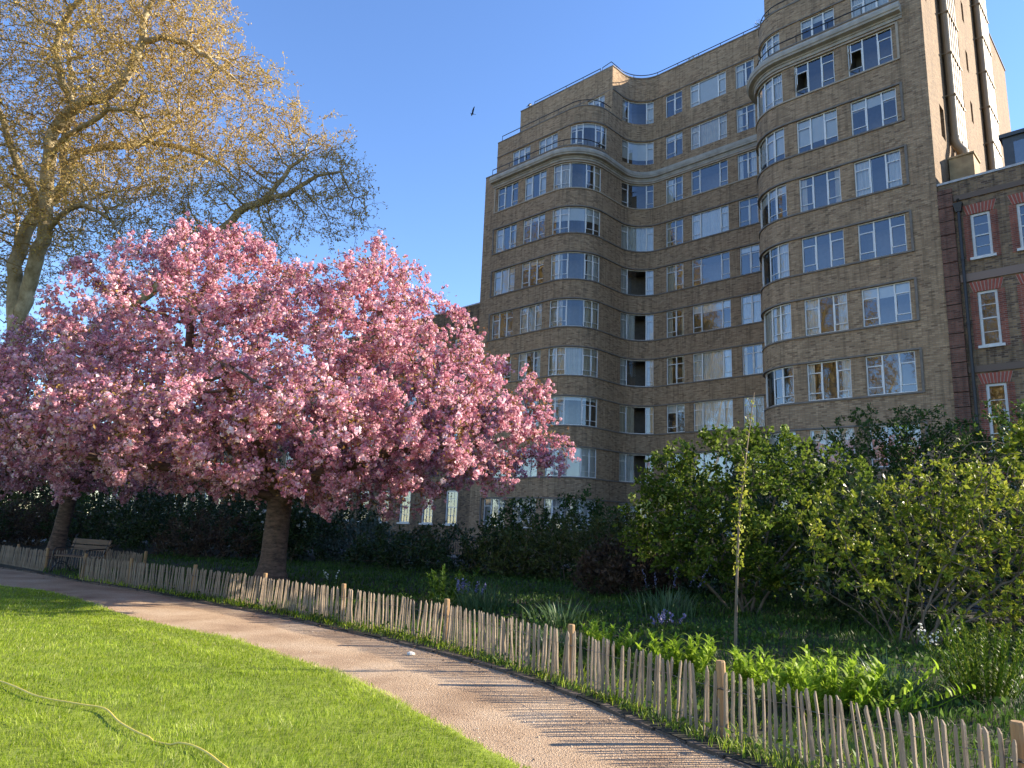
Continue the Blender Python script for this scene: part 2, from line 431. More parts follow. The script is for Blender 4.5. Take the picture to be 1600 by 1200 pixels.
# ------------------------------------------------------------------ apartment building
class Prof:
    def __init__(self, segs):
        self.segs = []; s = 0
        for g in segs:
            L = math.dist(g[1], g[2]) if g[0] == 'L' else abs(g[4] - g[3]) * g[2]
            self.segs.append((s, s + L, g)); s += L
        self.L = s
    def at(self, s, d=0.0):
        for s0, s1, g in self.segs:
            if s <= s1 + 1e-9 or g is self.segs[-1][2]:
                t = s - s0
                if g[0] == 'L':
                    T = Vector((g[2][0] - g[1][0], g[2][1] - g[1][1])).normalized(); p = Vector(g[1]) + T * t
                else:
                    sg = 1 if g[4] > g[3] else -1
                    a = g[3] + sg * t / g[2]
                    p = Vector(g[1]) + Vector((math.cos(a), math.sin(a))) * g[2]
                    T = Vector((-math.sin(a), math.cos(a))) * sg
                return p + Vector((-T.y, T.x)) * d
    def w(self, s, z, d=0.0):
        p = self.at(s, d); return W(p.x, p.y, z)
    def brk(self, s0, s1, step=.3):
        """sample stations between s0 and s1: segment ends, and arcs split"""
        out = [s0]
        for a, b, g in self.segs:
            lo, hi = max(a, s0), min(b, s1)
            if hi - lo < 1e-6: continue
            n = 1 if g[0] == 'L' else max(1, math.ceil((hi - lo) / step))
            out += [lo + (hi - lo) * i / n for i in range(1, n + 1)]
        return [x for i, x in enumerate(out) if i == 0 or x - out[i - 1] > 1e-6]
CU = 24.42                                     # mirror: u -> CU - u
UR, UL_ = -.79, 25.21
DM, RC, RV = 5.78, 1.7, 2.1
H = math.pi / 2
def mirror(p): return (CU - p[0], p[1])
def profile(v0, rv, top=False):
    uc = 7.22
    if top:
        r = [('L', (UR, v0), (uc, v0)), ('L', (uc, v0), (uc, DM - RC))]
    else:
        r = [('L', (UR, v0), (uc - rv, v0)), ('A', (uc - rv, v0 + rv), rv, -H, 0), ('L', (uc, v0 + rv), (uc, DM - RC))]
    r.append(('A', (uc + RC, DM - RC), RC, math.pi, H))
    c = [('L', (uc + RC, DM), (CU - uc - RC, DM))]
    l = [('A', (CU - uc - RC, DM - RC), RC, H, 0)]
    if top:
        l += [('L', (CU - uc, DM - RC), (CU - uc, v0)), ('L', (CU - uc, v0), (UL_, v0))]
    else:
        l += [('L', (CU - uc, DM - RC), (CU - uc, v0 + rv)), ('A', (CU - uc + rv, v0 + rv), rv, math.pi, 3 * H), ('L', (CU - uc + rv, v0), (UL_, v0))]
    return Prof(r + c + l)
P_ = profile(0, RV)
P0 = profile(.95, 1.65)
P1 = profile(3.05, 0, True)

bld = empty('apartment_building', W(12.2, 8, 0))
tag(bld, 'tall curved brown brick apartment block with bands of white metal windows', 'building')
def bp(o): return keep(o, bld)

def opens(P, row):
    """[(s0, s1, kind)] for a storey on profile P"""
    o = []
    S = P.segs
    if P is P1:
        a = S[0]; wide = [(1.0, 2.6), (3.6, 5.2)]
        for x0, x1 in wide + [(6.0, 7.4)]: o.append((x0, x1, 'wing'))
        cR, mid, cL, last = S[2], S[3], S[4], S[6]
        for x0, x1 in wide + [(6.0, 7.4)]: o.append((last[1] - x1, last[1] - x0, 'wing'))
    else:
        cR, mid, cL, last = S[3], S[4], S[5], S[8]
        v = [(.4, 2.22), (2.79, 4.58)] if P is P_ else [(.66, 2.25), (2.99, 4.57)]
        for x0, x1 in v:
            o.append((x0 - UR, x1 - UR, 'wing'))
            o.append((last[1] - (x1 - UR), last[1] - (x0 - UR), 'wing'))
        for q in (S[1], S[7]): o.append((q[0] + .04, q[1] - .02, 'convex'))
    o.append((cR[0] + .55, cR[1] - .05, 'concave')); o.append((cL[0] + .40, cL[1] - .08, 'concave'))
    m0 = mid[0]; ub = 7.22 + RC
    for x0, x1, kd in ((9.14, 10.3, 'small'), (10.9, 13.29, 'big'), (13.85, 15.04, 'small')):
        o.append((m0 + x0 - ub, m0 + x1 - ub, kd))
    return sorted(o)

wall = MB()
def strip(mb, P, s0, s1, z0, z1, d=0.0):
    st = P.brk(s0, s1)
    for a, b in zip(st[:-1], st[1:]):
        mb.quad(P.w(b, z0, d), P.w(a, z0, d), P.w(a, z1, d), P.w(b, z1, d), [(b, z0), (a, z0), (a, z1), (b, z1)])
def cbar(mb, P, s0, s1, z0, z1, d0, d1, step=.3):
    st = P.brk(s0, s1, step)
    for i, (a, b) in enumerate(zip(st[:-1], st[1:])):
        mb.hexa([P.w(a, z0, d0), P.w(b, z0, d0), P.w(b, z0, d1), P.w(a, z0, d1), P.w(a, z1, d0), P.w(b, z1, d0), P.w(b, z1, d1), P.w(a, z1, d1)])
HEAD = 1.63
def storey(P, zs, zh, znext, row):
    """piers at window height, then the band above up to znext"""
    ops = opens(P, row)
    x = 0
    for s0, s1, kd in ops:
        strip(wall, P, x, s0, zs, zh); x = s1
        for s in (s0, s1):
            a, b = P.w(s, zs), P.w(s, zs, .16)
            wall.quad(a, b, P.w(s, zh, .16), P.w(s, zh), [(s, zs), (s + .16, zs), (s + .16, zh), (s, zh)])
        st = P.brk(s0, s1)
        for a, b in zip(st[:-1], st[1:]):
            for z in (zs, zh):
                wall.quad(P.w(a, z), P.w(b, z), P.w(b, z, .16), P.w(a, z, .16), [(a, z), (b, z), (b, z + .16), (a, z + .16)])
    strip(wall, P, x, P.L, zs, zh)
    strip(wall, P, 0, P.L, zh, znext)
    return ops

wrng = random.Random(21)
def window(P, s0, s1, z0, z1, kd, row, col):
    fr = MB(); L = s1 - s0; d0, d1 = .07, .13
    X = {'wing': [.32, .66], 'small': [.46], 'big': [.22, .76], 'convex': [.17, .34, .66, .83], 'concave': [.21, .74]}[kd]
    if kd == 'wing' and L < 1.7: X = [.33, .66]
    fixed = {'wing': [1], 'small': [], 'big': [1], 'convex': [2], 'concave': [1]}[kd]
    xs = [s0] + [s0 + f * L for f in X] + [s1]
    e = .03
    cbar(fr, P, s0, s1, z0, z0 + .045, d0, d1); cbar(fr, P, s0, s1, z1 - .045, z1, d0, d1)
    for i, x in enumerate(xs):
        w = .028
        a, b = (x, x + .045) if i == 0 else (x - .045, x) if i == len(xs) - 1 else (x - w, x + w)
        cbar(fr, P, a, b, z0 + .001, z1 - .001, d0 - .004, d1 + .002)
    hh = z1 - z0
    opened = len(xs) - 2 if (kd == 'wing' and P is P_ and row == 1 and s0 < 6) else None
    for i in range(len(xs) - 1):
        if i in fixed: continue
        a, b = xs[i] + .02, xs[i + 1] - .02
        tb = z1 - .27 * hh; bb = z0 + .2 * hh
        if kd == 'convex' and i in (0, 1, 3, 4):
            cbar(fr, P, a, b, tb - .018, tb + .018, d0 + .005, d1 - .003)
            cbar(fr, P, a, b, bb - .014, bb + .014, d0 + .005, d1 - .003)
        else:
            cbar(fr, P, a, b, tb - .02, tb + .02, d0 + .005, d1 - .003)
            if (i + row) % 2 or kd in ('wing', 'big'): cbar(fr, P, a, b, bb - .016, bb + .016, d0 + .005, d1 - .003)
        # slim casement leaf frame
        for q0, q1 in ((a + .01, a + .035), (b - .035, b - .01)):
            cbar(fr, P, q0, q1, bb, tb, d0 - .012, d0 + .02)
    win = bp(fr.build('window', M['white']))
    def sub(mb, name, m):
        o = mb.build(name, m, win)
        return o
    slid = kd == 'concave' and P is P_ and row in (3, 4, 5, 6, 7)
    for i in range(len(xs) - 1):
        a, b = xs[i], xs[i + 1]
        mb = MB()
        if slid and i in fixed:
            a, b = (a + b) / 2, b
            if s0 < 15: a, b = xs[i], (xs[i] + xs[i + 1]) / 2
        jit = wrng.uniform(-.006, .006)
        st = P.brk(a, b)
        if opened == i:
            continue
        for p, q in zip(st[:-1], st[1:]):
            mb.quad(P.w(q, z0, .1 - jit), P.w(p, z0, .1 + jit), P.w(p, z1, .1 + jit), P.w(q, z1, .1 - jit))
        sub(mb, 'pane', M['glass'])
    if opened is not None:                      # casement leaf swung outwards on its left jamb
        hs, fs = xs[-1] - .03, xs[-2] + .03
        tb = z1 - .27 * hh; bb = z0 + .2 * hh
        h = P.w(hs, 0, .06); f = P.w(fs, 0, .06); wv = (f - h)
        nrm = (P.w(hs, 0, -1) - P.w(hs, 0, 0)).normalized()
        dirv = (wv.normalized() * math.cos(R(62)) + nrm * math.sin(R(62))) * wv.length
        th = Vector((dirv.y, -dirv.x, 0)).normalized() * .015
        leaf = MB()
        def lb(t0, t1, za, zb):
            p0, p1 = h + dirv * t0, h + dirv * t1
            leaf.hexa([p0 - th + Vector((0, 0, za)), p1 - th + Vector((0, 0, za)), p1 + th + Vector((0, 0, za)), p0 + th + Vector((0, 0, za)),
                       p0 - th + Vector((0, 0, zb)), p1 - th + Vector((0, 0, zb)), p1 + th + Vector((0, 0, zb)), p0 + th + Vector((0, 0, zb))])
        lb(0, .07, bb, tb); lb(.93, 1, bb, tb); lb(.07, .93, bb, bb + .04); lb(.07, .93, tb - .04, tb)
        sub(leaf, 'casement', M['white'])
        gl = MB(); gl.quad(h + dirv * .07 + Vector((0, 0, bb)), h + dirv * .93 + Vector((0, 0, bb)), h + dirv * .93 + Vector((0, 0, tb)), h + dirv * .07 + Vector((0, 0, tb)))
        sub(gl, 'pane', M['glass'])
        for za, zb in ((z0, bb), (tb, z1)):
            g2 = MB(); g2.quad(P.w(xs[-1], za, .1), P.w(xs[-2], za, .1), P.w(xs[-2], zb, .1), P.w(xs[-1], zb, .1)); sub(g2, 'pane', M['glass'])
    # room behind
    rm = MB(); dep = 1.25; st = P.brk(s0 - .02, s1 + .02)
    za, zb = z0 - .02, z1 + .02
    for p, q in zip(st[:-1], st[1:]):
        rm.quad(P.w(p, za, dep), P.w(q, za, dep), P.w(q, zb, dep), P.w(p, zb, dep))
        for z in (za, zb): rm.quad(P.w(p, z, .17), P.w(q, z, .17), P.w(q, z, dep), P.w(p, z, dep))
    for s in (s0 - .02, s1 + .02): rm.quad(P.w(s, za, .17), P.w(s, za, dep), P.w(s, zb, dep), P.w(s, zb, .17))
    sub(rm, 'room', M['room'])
    # curtains or blinds
    r = wrng.random()
    if P is P_ and kd == 'wing' and s0 < 6 and row in (1, 2, 3, 4): r = {1: .95, 2: .7, 3: .3, 4: .95}[row]
    if P is P_ and kd == 'convex' and row in (2, 5, 7): r = .62 if row != 5 else .1
    def sheet(a, b, zl, zt, name, m, amp=.022, f=38, d=.2):
        c = MB(); n = max(4, int((b - a) / .035)); ss = [a + (b - a) * i / n for i in range(n + 1)]
        dd = [d + amp * math.sin(f * s + 2 * math.sin(3 * s)) + amp * .4 * math.sin(2.3 * f * s) for s in ss]
        for i in range(n):
            c.quad(P.w(ss[i], zl, dd[i]), P.w(ss[i + 1], zl, dd[i + 1]), P.w(ss[i + 1], zt, dd[i + 1]), P.w(ss[i], zt, dd[i]))
        sub(c, name, m)
    cm = M['curtain'] if wrng.random() < .8 else M['curtain2']
    if slid:
        a, b = (xs[2], s1) if s0 > 12 else (s0, xs[1])
        sheet(a, b, z0, z1, 'curtain', cm)
        if row in (4, 6, 7): sheet(*( (xs[1] + (xs[2] - xs[1]) * .55, xs[2]) if s0 > 12 else (xs[1], xs[1] + .4)), z0, z1, 'curtain', cm)
        sheet(*((s0, xs[1]) if s0 > 12 else (xs[2], s1)), z0 + .1, z1, 'curtain', cm)
    elif r < .24:
        sheet(s0, s1, z0, z1, 'curtain', cm)
    elif r < .60:
        fa, fb = wrng.uniform(.14, .36), wrng.uniform(.14, .4)
        sheet(s0, s0 + fa * L, z0, z1, 'curtain', cm); sheet(s1 - fb * L, s1, z0, z1, 'curtain', cm)
    elif r < .72:
        zl = z0 + wrng.choice([0, 0, .25, .5, .7]) * hh
        sheet(s0, s1, zl, z1, 'blind', M['blind'], 0.004, 9, .18)
    elif r < .8:
        sheet(s0, s1, z1 - wrng.uniform(.1, .25) * hh, z1, 'blind', M['blind'], 0.004, 9, .18)
    return win

SILL = [21.7 - 2.85 * i for i in range(8)]
band = {}
strip(wall, P_, 0, P_.L, 0, SILL[7])
for i, zs in enumerate(SILL):
    row = i + 1
    zn = SILL[i - 1] if i else 24.05
    ops = storey(P_, zs, zs + HEAD, zn, row)
    for c, (a, b, kd) in enumerate(ops):
        window(P_, a, b, zs, zs + HEAD, kd, row, c)
    # continuous thin sill and head courses with upright returns at both ends
    e0, e1 = .2 - UR, P_.L - (.2 - UR)
    sb = MB()
    cbar(sb, P_, e0, e1, zs - .075, zs - .003, -.05, .06)
    cbar(sb, P_, e0, e1, zs + HEAD + .003, zs + HEAD + .075, -.06, .03)
    cbar(sb, P_, e0 - .06, e0 + .03, zs - .07, zs + HEAD + .07, -.058, .03); cbar(sb, P_, e1 - .03, e1 + .06, zs - .07, zs + HEAD + .07, -.058, .03)
    bp(sb.build('window_surround', M['band'] if i else M['surround']))
# set-back storeys
Z0S, Z0P, ZTOP = 24.7, 27.4, 30.8
strip(wall, P0, 0, P0.L, 24.05, Z0S)
for c, (a, b, kd) in enumerate(storey(P0, Z0S, 26.25, Z0P, 0)): window(P0, a, b, Z0S, 26.25, kd, 0, c)
strip(wall, P1, 0, P1.L, Z0P, 27.55)
for c, (a, b, kd) in enumerate(storey(P1, 27.55, 29.1, ZTOP, -1)): window(P1, a, b, 27.55, 29.1, kd, -1, c)
# terrace parapets in front of the set-back storeys
aR = P_.segs[2][0] + .5; aL = P_.segs[6][1] - .5
for a, b in ((0, aR), (aL, P_.L)):
    strip(wall, P_, a, b, 24.05, 24.42); strip(wall, P_, a, b, 24.05, 24.42, .22)
cop = MB()
cbar(cop, P_, 0, aR, 24.42, 24.49, -.03, .26); bp(cop.build('coping', M['band'])); cop = MB()
cbar(cop, P_, aL, P_.L, 24.42, 24.49, -.03, .26); bp(cop.build('coping', M['band'])); cop = MB()
bR0, bL0 = P0.segs[2][1], P0.segs[6][0]
cbar(cop, P0, 0, bR0, Z0P, Z0P + .06, -.03, .25); bp(cop.build('coping', M['band'])); cop = MB()
cbar(cop, P0, bL0, P0.L, Z0P, Z0P + .06, -.03, .25); bp(cop.build('coping', M['band'])); cop = MB()
cbar(cop, P1, 0, P1.L, ZTOP, ZTOP + .07, -.04, .25)
bp(cop.build('coping', M['band']))
# thin dark drip course over the upper windows
dc = MB()
cbar(dc, P1, .0, P1.L, 29.16, 29.22, -.05, .02); cbar(dc, P0, 0, P0.L, 26.3, 26.36, -.05, .02)
bp(dc.build('drip_course', M['band']))
# moulded cornice under the first terrace
cor = MB()
cs0, cs1 = .75 - .0, P_.L - .75
st = P_.brk(cs0, cs1, .2)
def proj_at(s):
    lo, hi = P_.segs[2][0], P_.segs[3][1]; t = min(max((min(s, P_.L - s) - lo) / (hi - lo), 0), 1)
    return .42 * (1 - t) + .2 * t
PR = [(23.48, .05), (23.48, .12), (23.60, .16), (23.62, .28), (23.68, .30), (23.72, .8), (23.80, .86), (23.83, .96), (23.98, 1.0), (24.02, .94), (24.10, .90), (24.13, .0)]
rings = []
for s in st:
    k = proj_at(s); rings.append([P_.w(s, z, -k * f) for z, f in PR])
for a, b in zip(rings[:-1], rings[1:]):
    for i in range(len(PR) - 1): cor.quad(b[i], a[i], a[i + 1], b[i + 1])
cor.poly(rings[0]); cor.poly(rings[-1][::-1])
bp(cor.build('cornice', M['stone']))
# rails on the terraces
def railing(P, a, b, z, d, h=.42, gap=1.55):
    mb = MB()
    st = P.brk(a, b, .25)
    mb.tube([P.w(s, z + h, d) for s in st], .028, 6)
    n = max(1, round((b - a) / gap))
    for i in range(n + 1):
        s = a + (b - a) * i / n
        mb.tube([P.w(s, z - .02, d), P.w(s, z + h, d)], .02, 5)
    bp(mb.build('railing', M['black'], smooth=True))
railing(P_, .9, aR - .1, 24.49, .1); railing(P_, aL + .1, P_.L - .5, 24.49, .1)
railing(P0, .5, bR0 - .1, Z0P + .06, .1); railing(P0, bL0 + .1, P0.L - .3, Z0P + .06, .1)
s2 = P1.segs[2][0]; s4 = P1.segs[5][1]
railing(P1, s2 - .9, s4 + .9, ZTOP + .07, .12, .28); railing(P1, s4 + 1.05, P1.L - 1.2, ZTOP + .07, .12, .28); railing(P1, 1.2, s2 - 1.05, ZTOP + .07, .12, .28)
# flat roofs, side and back walls
rf = MB(); DB = 20.4
for P, z in ((P_, 24.06), (P0, Z0P - .25), (P1, ZTOP - .3)):
    pts = [P.w(s, z) for s in P.brk(0, P.L)]
    rf.poly(pts + [W(UL_, DB, z), W(UR, DB, z)])
bp(rf.build('flat_roof', M['roof']))
sw = MB()
def sidewall(mb, u, steps):
    for v0, v1, z0, z1 in steps:
        mb.quad(W(u, v0, z0), W(u, v1, z0), W(u, v1, z1), W(u, v0, z1), [(v0, z0), (v1, z0), (v1, z1), (v0, z1)])
sidewall(wall, UL_, [(0, DB, 0, 24.42), (.95, DB, 24.42, Z0P), (3.05, DB, Z0P, ZTOP)])
wall.quad(W(UR, DB), W(UL_, DB), W(UL_, DB, ZTOP), W(UR, DB, ZTOP), [(0, 0), (26, 0), (26, ZTOP), (0, ZTOP)])
bp(wall.build('wall', M['brick']))
# sunlit gable: openings for the small stair windows
ZG = 31.5
gw = MB()
gu = UR - .001
def gq(v0, v1, z0, z1):
    if v1 - v0 > 1e-4 and z1 - z0 > 1e-4:
        gw.quad(W(gu, v0, z0), W(gu, v1, z0), W(gu, v1, z1), W(gu, v0, z1), [(v0, z0), (v1, z0), (v1, z1), (v0, z1)])
def gable_col(p0, p1, v0, v1, spans, ztop):
    z = 0
    for a, b in spans:
        gq(p0, p1, z, a); gq(p0, v0, a, b); gq(v1, p1, a, b); z = b
        for q in ((W(gu, v0, a), W(UR + .24, v0, a), W(UR + .24, v0, b), W(gu, v0, b)), (W(gu, v1, a), W(UR + .24, v1, a), W(UR + .24, v1, b), W(gu, v1, b)),
                  (W(gu, v0, a), W(gu, v1, a), W(UR + .24, v1, a), W(UR + .24, v0, a)), (W(gu, v0, b), W(gu, v1, b), W(UR + .24, v1, b), W(UR + .24, v0, b))):
            gw.quad(*q, [(0, 0), (.2, 0), (.2, 1.3), (0, 1.3)])
        wf = MB()
        for (c0, c1, d0, d1) in ((v0, v0 + .05, a, b), (v1 - .05, v1, a, b), (v0 + .05, v1 - .05, a, a + .05), (v0 + .05, v1 - .05, b - .05, b), (v0 + .05, v1 - .05, (a + b) / 2 - .02, (a + b) / 2 + .02)):
            wf.hexa([W(x, y, z_) for z_ in (d0, d1) for x, y in ((UR + .17, c0), (UR + .17, c1), (UR + .22, c1), (UR + .22, c0))])
        w_ = bp(wf.build('stair_window', M['sash']))
        wg = MB(); wg.quad(W(UR + .2, v0, a), W(UR + .2, v1, a), W(UR + .2, v1, b), W(UR + .2, v0, b)); wg.build('pane', M['glass'], w_)
        rm = MB(); rm.box(0, 1, 0, 1, 0, 1); rm.v = [tuple(W(UR + .25 + x * .8, v0 - .02 + y * (v1 - v0 + .04), a - .02 + z_ * (b - a + .04))) for x, y, z_ in rm.v]
        rm.f.pop(5); rm.uv = rm.uv[:20]; rm.build('room', M['room'], w_)
    gq(p0, p1, z, ztop)
gable_col(0, 3.05, 1.65, 2.35, [(18.5, 20.0)], 24.42); gq(.95, 3.05, 24.42, Z0P)
gq(3.05, 5.5, 0, ZG); gq(9.6, DB, 0, ZG)
gable_col(5.5, 7.5, 6.4, 6.85, [(19.25 + 2.85 * i, 20.4 + 2.85 * i) for i in range(4)], ZG)
gable_col(7.5, 9.6, 8.3, 8.75, [(16.6 + 2.85 * i, 17.75 + 2.85 * i) for i in range(5)], ZG)
gw.quad(W(UR + .25, 3.05, ZTOP - .4), W(UR + .25, DB, ZTOP - .4), W(UR + .25, DB, ZG), W(UR + .25, 3.05, ZG)); gw.quad(W(UR, 3.05, ZTOP), W(UR + .25, 3.05, ZTOP), W(UR + .25, 3.05, ZG), W(UR, 3.05, ZG))
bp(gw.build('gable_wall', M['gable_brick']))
gc = MB(); gc.hexa([W(a, b, c) for c in (ZG + .002, ZG + .07) for a, b in ((UR - .05, 3.0), (UR - .05, DB + .05), (UR + .3, DB + .05), (UR + .3, 3.0))])
bp(gc.build('coping', M['band']))
# ventilation ducts climbing the gable, side by side
for v0, n, zb in ((3.05, 5, 18.9), (11.3, 6, 16.2)):
    for i in range(n):
        mb = MB(); v = v0 + i * .37; u = UR - .21; rad = .165
        zz = [zb]
        while zz[-1] < ZG - .5: zz.append(zz[-1] + 2.05)
        for a, b in zip(zz[:-1], zz[1:]):
            mb.tube([W(u, v, a), W(u, v, b - .07)], rad - .008, 14); mb.tube([W(u, v, b - .07), W(u, v, b)], rad + .014, 14)
        if v0 < 5 and i in (0, 2):
            mb.tube([W(u, v, zb + .1), W(u, v, zb - .1), W(u - .08, v - .02, zb - .4), W(u - .28, v - .1, zb - .75), W(u - .34, v - .15, zb - 1.3)], rad + .02, 14)
        d_ = bp(mb.build('vent_duct', M['duct'], smooth=False))
        br = MB()
        for z in zz[1:-1]:
            br.hexa([W(a, b, z + c) for c in (-.035, .0) for a, b in ((UR, v - .18), (UR, v + .18), (UR - .41, v + .18), (UR - .41, v - .18))])
        bo = br.build('bracket', M['duct'], d_); bo['kind'] = 'stuff'

# ------------------------------------------------------------------ neighbouring brick houses
def house(name, label, u0, u1, v, depth, ztop, cols, rows, style):
    h = empty(name, W((u0 + u1) / 2, v + depth / 2, 0)); tag(h, label, 'house')
    def hp(o): return keep(o, h)
    mb = MB()
    cols = sorted(cols); z = 0
    def q(a, b, z0, z1, d=0, m=None):
        (m or mb).quad(W(b, v - d, z0), W(a, v - d, z0), W(a, v - d, z1), W(b, v - d, z1), [(b, z0), (a, z0), (a, z1), (b, z1)])
    for a, b in sorted(rows):
        q(u0, u1, z, a); x = u0
        for c0, c1 in cols:
            q(x, c0, a, b); x = c1
            for c in (c0, c1): mb.quad(W(c, v, a), W(c, v + .2, a), W(c, v + .2, b), W(c, v, b), [(c, a), (c + .2, a), (c + .2, b), (c, b)])
            for zz in (a, b): mb.quad(W(c0, v, zz), W(c1, v, zz), W(c1, v + .2, zz), W(c0, v + .2, zz))
        q(x, u1, a, b); z = b
    q(u0, u1, z, ztop)
    for u in (u0, u1): mb.quad(W(u, v, 0), W(u, v + depth, 0), W(u, v + depth, ztop), W(u, v, ztop), [(0, 0), (depth, 0), (depth, ztop), (0, ztop)])
    mb.quad(W(u0, v + depth, 0), W(u1, v + depth, 0), W(u1, v + depth, ztop), W(u0, v + depth, ztop), [(u0, 0), (u1, 0), (u1, ztop), (u0, ztop)])
    hp(mb.build('wall', M['stock_brick']))
    cp = MB(); cp.hexa([W(a, b, c) for c in (ztop + .002, ztop + .09) for a, b in ((u0, v - .05), (u1, v - .05), (u1, v + .3), (u0, v + .3))]); hp(cp.build('coping', M['lead']))
    rr = MB(); zr = ztop + 1.9; vm = v + depth / 2
    rr.quad(W(u0, v + .5, ztop - .2), W(u1, v + .5, ztop - .2), W(u1, vm, zr), W(u0, vm, zr)); rr.quad(W(u0, v + depth, ztop - .2), W(u1, v + depth, ztop - .2), W(u1, vm, zr), W(u0, vm, zr))
    for u in (u0, u1): rr.poly([W(u, v + .5, ztop - .2), W(u, v + depth, ztop - .2), W(u, vm, zr)])
    hp(rr.build('roof', M['slate']))
    def fb(m_, a, b, z0, z1, d0, d1):
        m_.hexa([W(a, v + d0, z0), W(b, v + d0, z0), W(b, v + d1, z0), W(a, v + d1, z0), W(a, v + d0, z1), W(b, v + d0, z1), W(b, v + d1, z1), W(a, v + d1, z1)])
    for a, b in rows:
        for c0, c1 in cols:
            f = MB(); w = .09; zm = (a + b) / 2
            fb(f, c0, c0 + w, a, b, .04, .14); fb(f, c1 - w, c1, a, b, .04, .14); fb(f, c0 + w, c1 - w, b - w, b, .04, .14)
            fb(f, c0 + w, c1 - w, a + .002, a + .06, .045, .14); fb(f, c0 + w, c1 - w, zm - .025, zm + .025, .06, .12)
            nb = 1 if style == 'tall' else 3
            for k in range(1, nb):
                x = c0 + w + (c1 - c0 - 2 * w) * k / nb; fb(f, x - .012, x + .012, a + .06, b - w, .075, .115)
            for zz in ((a + zm) / 2, (zm + b) / 2): fb(f, c0 + w, c1 - w, zz - .012, zz + .012, .072, .117)
            wn_ = hp(f.build('window', M['sash'] if style == 'tall' else M['white']))
            s = MB(); fb(s, c0 - .1, c1 + .1, a - .1, a, -.1, .15); keep(s.build('sill', M['sash']), wn_).matrix_parent_inverse = Matrix.Identity(4)
            for z0, z1, dd in ((a + .06, zm - .025, .1), (zm + .025, b - w, .085)):
                gl = MB(); gl.quad(W(c1 - w, v + dd, z0), W(c0 + w, v + dd, z0), W(c0 + w, v + dd, z1), W(c1 - w, v + dd, z1)); keep(gl.build('pane', M['glass']), wn_).matrix_parent_inverse = Matrix.Identity(4)
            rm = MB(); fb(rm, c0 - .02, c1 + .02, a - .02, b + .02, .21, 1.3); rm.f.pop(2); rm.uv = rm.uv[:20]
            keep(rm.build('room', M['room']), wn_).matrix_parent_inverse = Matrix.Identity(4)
            if style == 'tall':
                # red dressings and a flat arch of rubbed bricks
                rd = MB()
                for x0, x1 in ((c0 - .24, c0), (c1, c1 + .24)): q(x0, x1, a - .1, b, .012, rd)
                hp(rd.build('red_brick_dressing', M['red_brick']))
                jm = MB(); cx = (c0 + c1) / 2; hw = (c1 - c0) / 2 + .12
                jm.quad(W(cx + hw, v - .008, b + .01), W(cx - hw, v - .008, b + .01), W(cx - hw * 1.27, v - .008, b + .395), W(cx + hw * 1.27, v - .008, b + .395)); hp(jm.build('arch_mortar', M['mortar']))
                n = 9; t0, t1 = c0 - .12, c1 + .12
                for k in range(n):
                    x0 = t0 + (t1 - t0) * k / n + .014; x1 = t0 + (t1 - t0) * (k + 1) / n - .014; cx = (t0 + t1) / 2; sp = 1.28
                    ar = MB(); zt = b + .4
                    X0_, X1_ = cx + (x0 - cx) * sp, cx + (x1 - cx) * sp
                    ar.hexa([W(x0, v - .03, b + .004), W(x1, v - .03, b + .004), W(x1, v + .02, b + .004), W(x0, v + .02, b + .004), W(X0_, v - .03, zt), W(X1_, v - .03, zt), W(X1_, v + .02, zt), W(X0_, v + .02, zt)])
                    hp(ar.build('arch_brick', M['arch']))
    return h, hp, q
M['mortar'] = plain('pale_mortar', (.5, .42, .36), .9)
M['arch'] = plain('rubbed_red_brick', (.33, .085, .055), .85, var=.15, scale=9)
cR = [(-1.81 - .63 - 1.46 * k, -1.81 - 1.46 * k) for k in range(5)]
hR, hp, q = house('brick_townhouse', 'dark stock brick townhouse with red brick window arches beside the apartment block', -9.2, -.80, .06, 9, 15.55,
                  cR, [(12.35, 14.08), (8.93, 11.0), (5.1, 7.5), (1.3, 3.9)], 'tall')
rd = MB(); 
for z0, z1 in ((11.45, 11.75), (7.95, 8.2), (14.75, 14.95)):
    rd = MB(); sm_ = M['red_brick'] if z0 == 11.45 else M['dark_red_brick']; rd.hexa([W(a, b, c) for c in (z0, z1) for a, b in ((-9.19, -.0), (-1.33, -.0), (-1.33, .1), (-9.19, .1))])
    hp(rd.build('string_course', sm_))
pz = 0
for i in range(28):                        # rusticated corner strip, one block after another
    z0 = .0 + i * .56; z1 = min(z0 + .53, 15.3)
    if z1 <= z0: break
    pb = MB(); pb.quad(W(-.805, -.06, z0), W(-1.3, -.06, z0), W(-1.3, -.06, z1), W(-.805, -.06, z1), [(0, z0), (.5, z0), (.5, z1), (0, z1)])
    pb.quad(W(-1.3, -.06, z0), W(-1.3, .08, z0), W(-1.3, .08, z1), W(-1.3, -.06, z1), [(0, z0), (.1, z0), (.1, z1), (0, z1)])
    for z in (z0, z1): pb.quad(W(-.805, -.06, z), W(-1.3, -.06, z), W(-1.3, .08, z), W(-.805, .08, z))
    hp(pb.build('rusticated_block', M['dark_red_brick']))
dp = MB(); dp.tube([W(-1.47, -.06, 0), W(-1.47, -.06, 14.3)], .055, 10)
for z in (2.3, 4.8, 7.3, 9.8, 12.3): dp.tube([W(-1.47, -.06, z), W(-1.47, -.06, z + .1)], .075, 10)
dp = hp(dp.build('downpipe', M['black'], smooth=False))
hb = MB(); hb.hexa([W(-1.47 + a * k, -.06 + b * k * .8, z) for z, k in ((14.25, .09), (14.6, .16)) for a, b in ((-1, -1), (1, -1), (1, 1), (-1, 1))])
hb.tube([W(-1.47, -.06, 14.6), W(-1.47, -.06, 14.75), W(-1.47, .1, 14.85)], .05, 8); keep(hb.build('hopper_head', M['black']), dp).matrix_parent_inverse = Matrix.Identity(4)
